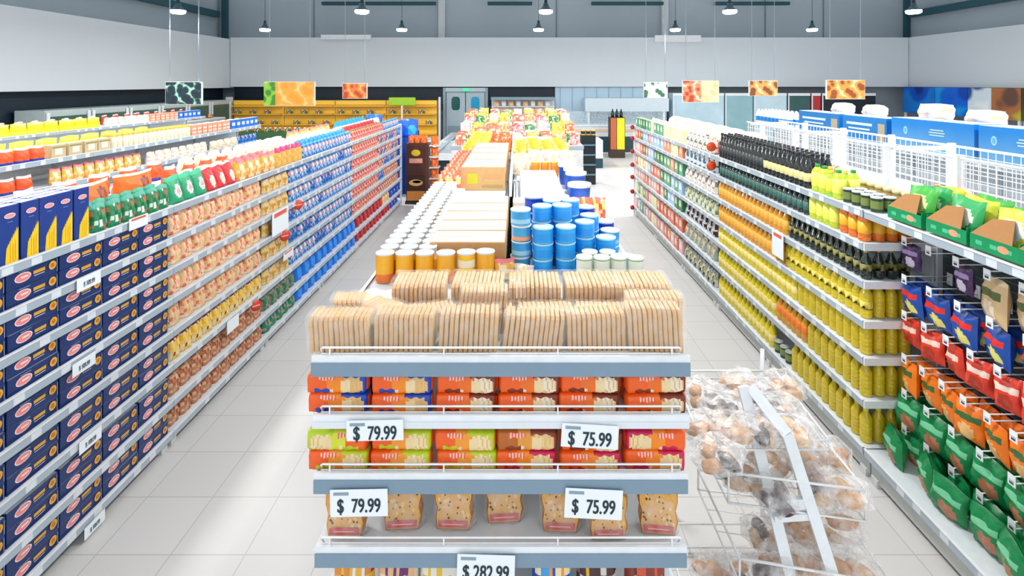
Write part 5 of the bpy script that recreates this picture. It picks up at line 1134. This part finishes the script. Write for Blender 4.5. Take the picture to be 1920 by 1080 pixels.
for i in range(6):
    sh_ = obj('snack_shelf', MB().box(-1.89, -1.68, 11.42, 11.66, .06 + .235 * i, .08 + .235 * i, M('#e8ecee', .4)), t)
    put(K['orange_pouch'], (-1.78, 11.52, .081 + .235 * i), (0, 0, .2), 'orange snack bag beside the brown stand, %s from the floor' % nth(i + 1), 'orange bags beside the brown stand')
for i in range(6): put(K['orange_pouch'], (-2.28 + .13 * (i % 3), 11.49 + .15 * (i // 3), 1.302), (0, 0, .3), 'orange snack bag on top of the brown stand, %s of six' % nth(i + 1), 'orange bags on the brown stand', sc=(.75, .75, .8))
K['big_blue'] = Kind('snack_bag', 'snack bag', bag(.42, .2, .42, spot('#1660d8', '#2fb2ee', .3, .4, .5, .3), 141))
for i, (x, y, z) in enumerate(((-3.3, 12.3, 1.45), (-2.85, 12.2, 1.32), (-2.55, 12.6, 1.32))):
    obj('snack_plinth', MB().box(x - .2, x + .2, y - .15, y + .15, .002, z - .001, M('#1c4fa8', .5)), None, label='blue plinth behind the left run, %s from the wall side' % nth(i + 1), category='plinth')
    put(K['big_blue'], (x, y, z), (0, 0, .2 * (i - 1)), 'big blue snack bag on the %s blue plinth behind the left run' % nth(i + 1))
obj('lime_header', MB().cbox(0, 0, 0, 1.0, .05, .30, M('#a9d42a', .4), .02), None, (-4.3, 19.9, 1.75), 0, label='lime green header board above the far freezer', category='board')
obj('header_post', MB().box(-.03, .03, -.03, .03, 0, 1.748, WHITE), None, (-4.3, 19.9, .002), 0, label='white post holding the lime green header board', category='post')
t = obj('produce_table', MB().box(-9.3, -3.4, 17.65, 18.5, .002, .95, M('#2c5a34', .5)), None, label='green produce table before the yellow racks', category='table')
for k in range(18):
    put(K['veg_crate'], (-9.1 + k * .33, 18.0, .951), (0, 0, .1), 'heap of mixed produce, %s along on the green table' % nth(k + 1), 'produce on the green table')
# black rack and yellow pillar to the right of the island
t = obj('bottle_rack', MB().box(1.62, 2.0, 13.6, 14.0, .002, 1.25, M('#0f2026', .4)), None, label='black bottle rack in the aisle behind the island', category='rack')
for k in range(4): obj('rack_shelf', MB().box(1.63, 1.99, 13.50, 13.598, .25 + .25 * k, .28 + .25 * k, M('#5f7f92', .4)), t)
K['gold_small'] = Kind('jar', 'jar', can(.06, .14, '#e2b83a', '#efe2b8', '#2a2a20'))
for k in range(3): put(K['gold_small'], (1.69 + .13 * k, 13.7, 1.251), 0, 'gold jar on top of the black bottle rack, %s along' % nth(k + 1), 'gold jars on the black rack')
t = obj('promotion_pillar', MB().box(3.2, 3.72, 18.4, 18.8, .002, 1.40, M('#3a2a20', .5)), None, label='tall yellow and brown promotion stand near the service counter', category='stand')
obj('yellow_panel', MB().box(3.44, 3.70, 18.385, 18.399, .3, 1.38, M('#e9d81c', .4)), t); obj('red_panel', MB().box(3.22, 3.42, 18.385, 18.399, .3, 1.38, M('#b9623a', .4, var=.3)), t)
K['dark_b'] = bottle('soda_bottle', .06, .28, '#141c1c', '#0d1416', None, .4)
for k in range(3): put(K['dark_b'], (3.32 + .15 * k, 18.6, 1.401), 0, 'dark bottle on top of the yellow promotion stand, %s along' % nth(k + 1), 'dark bottles on the promotion stand')
obj('white_freezer', MB().box(1.3, 2.6, 16.2, 17.2, .3, .85, WHITE).box(1.3, 2.6, 16.2, 17.2, .002, .299, M('#17414a', .4)), None, label='low white freezer with dark base beyond the black rack', category='freezer')

long_ = [o for o in bpy.data.objects if o.get('label') and not (4 <= len(o['label'].split()) <= 16)]
seen = {}
for o in bpy.data.objects:
    if o.get('label') and o.parent is None: seen.setdefault(o['label'], []).append(o.name)
print('LONG', len(long_), [(o['label']) for o in long_][:12]); print('DUP', [(k, v) for k, v in seen.items() if len(v) > 1][:12])
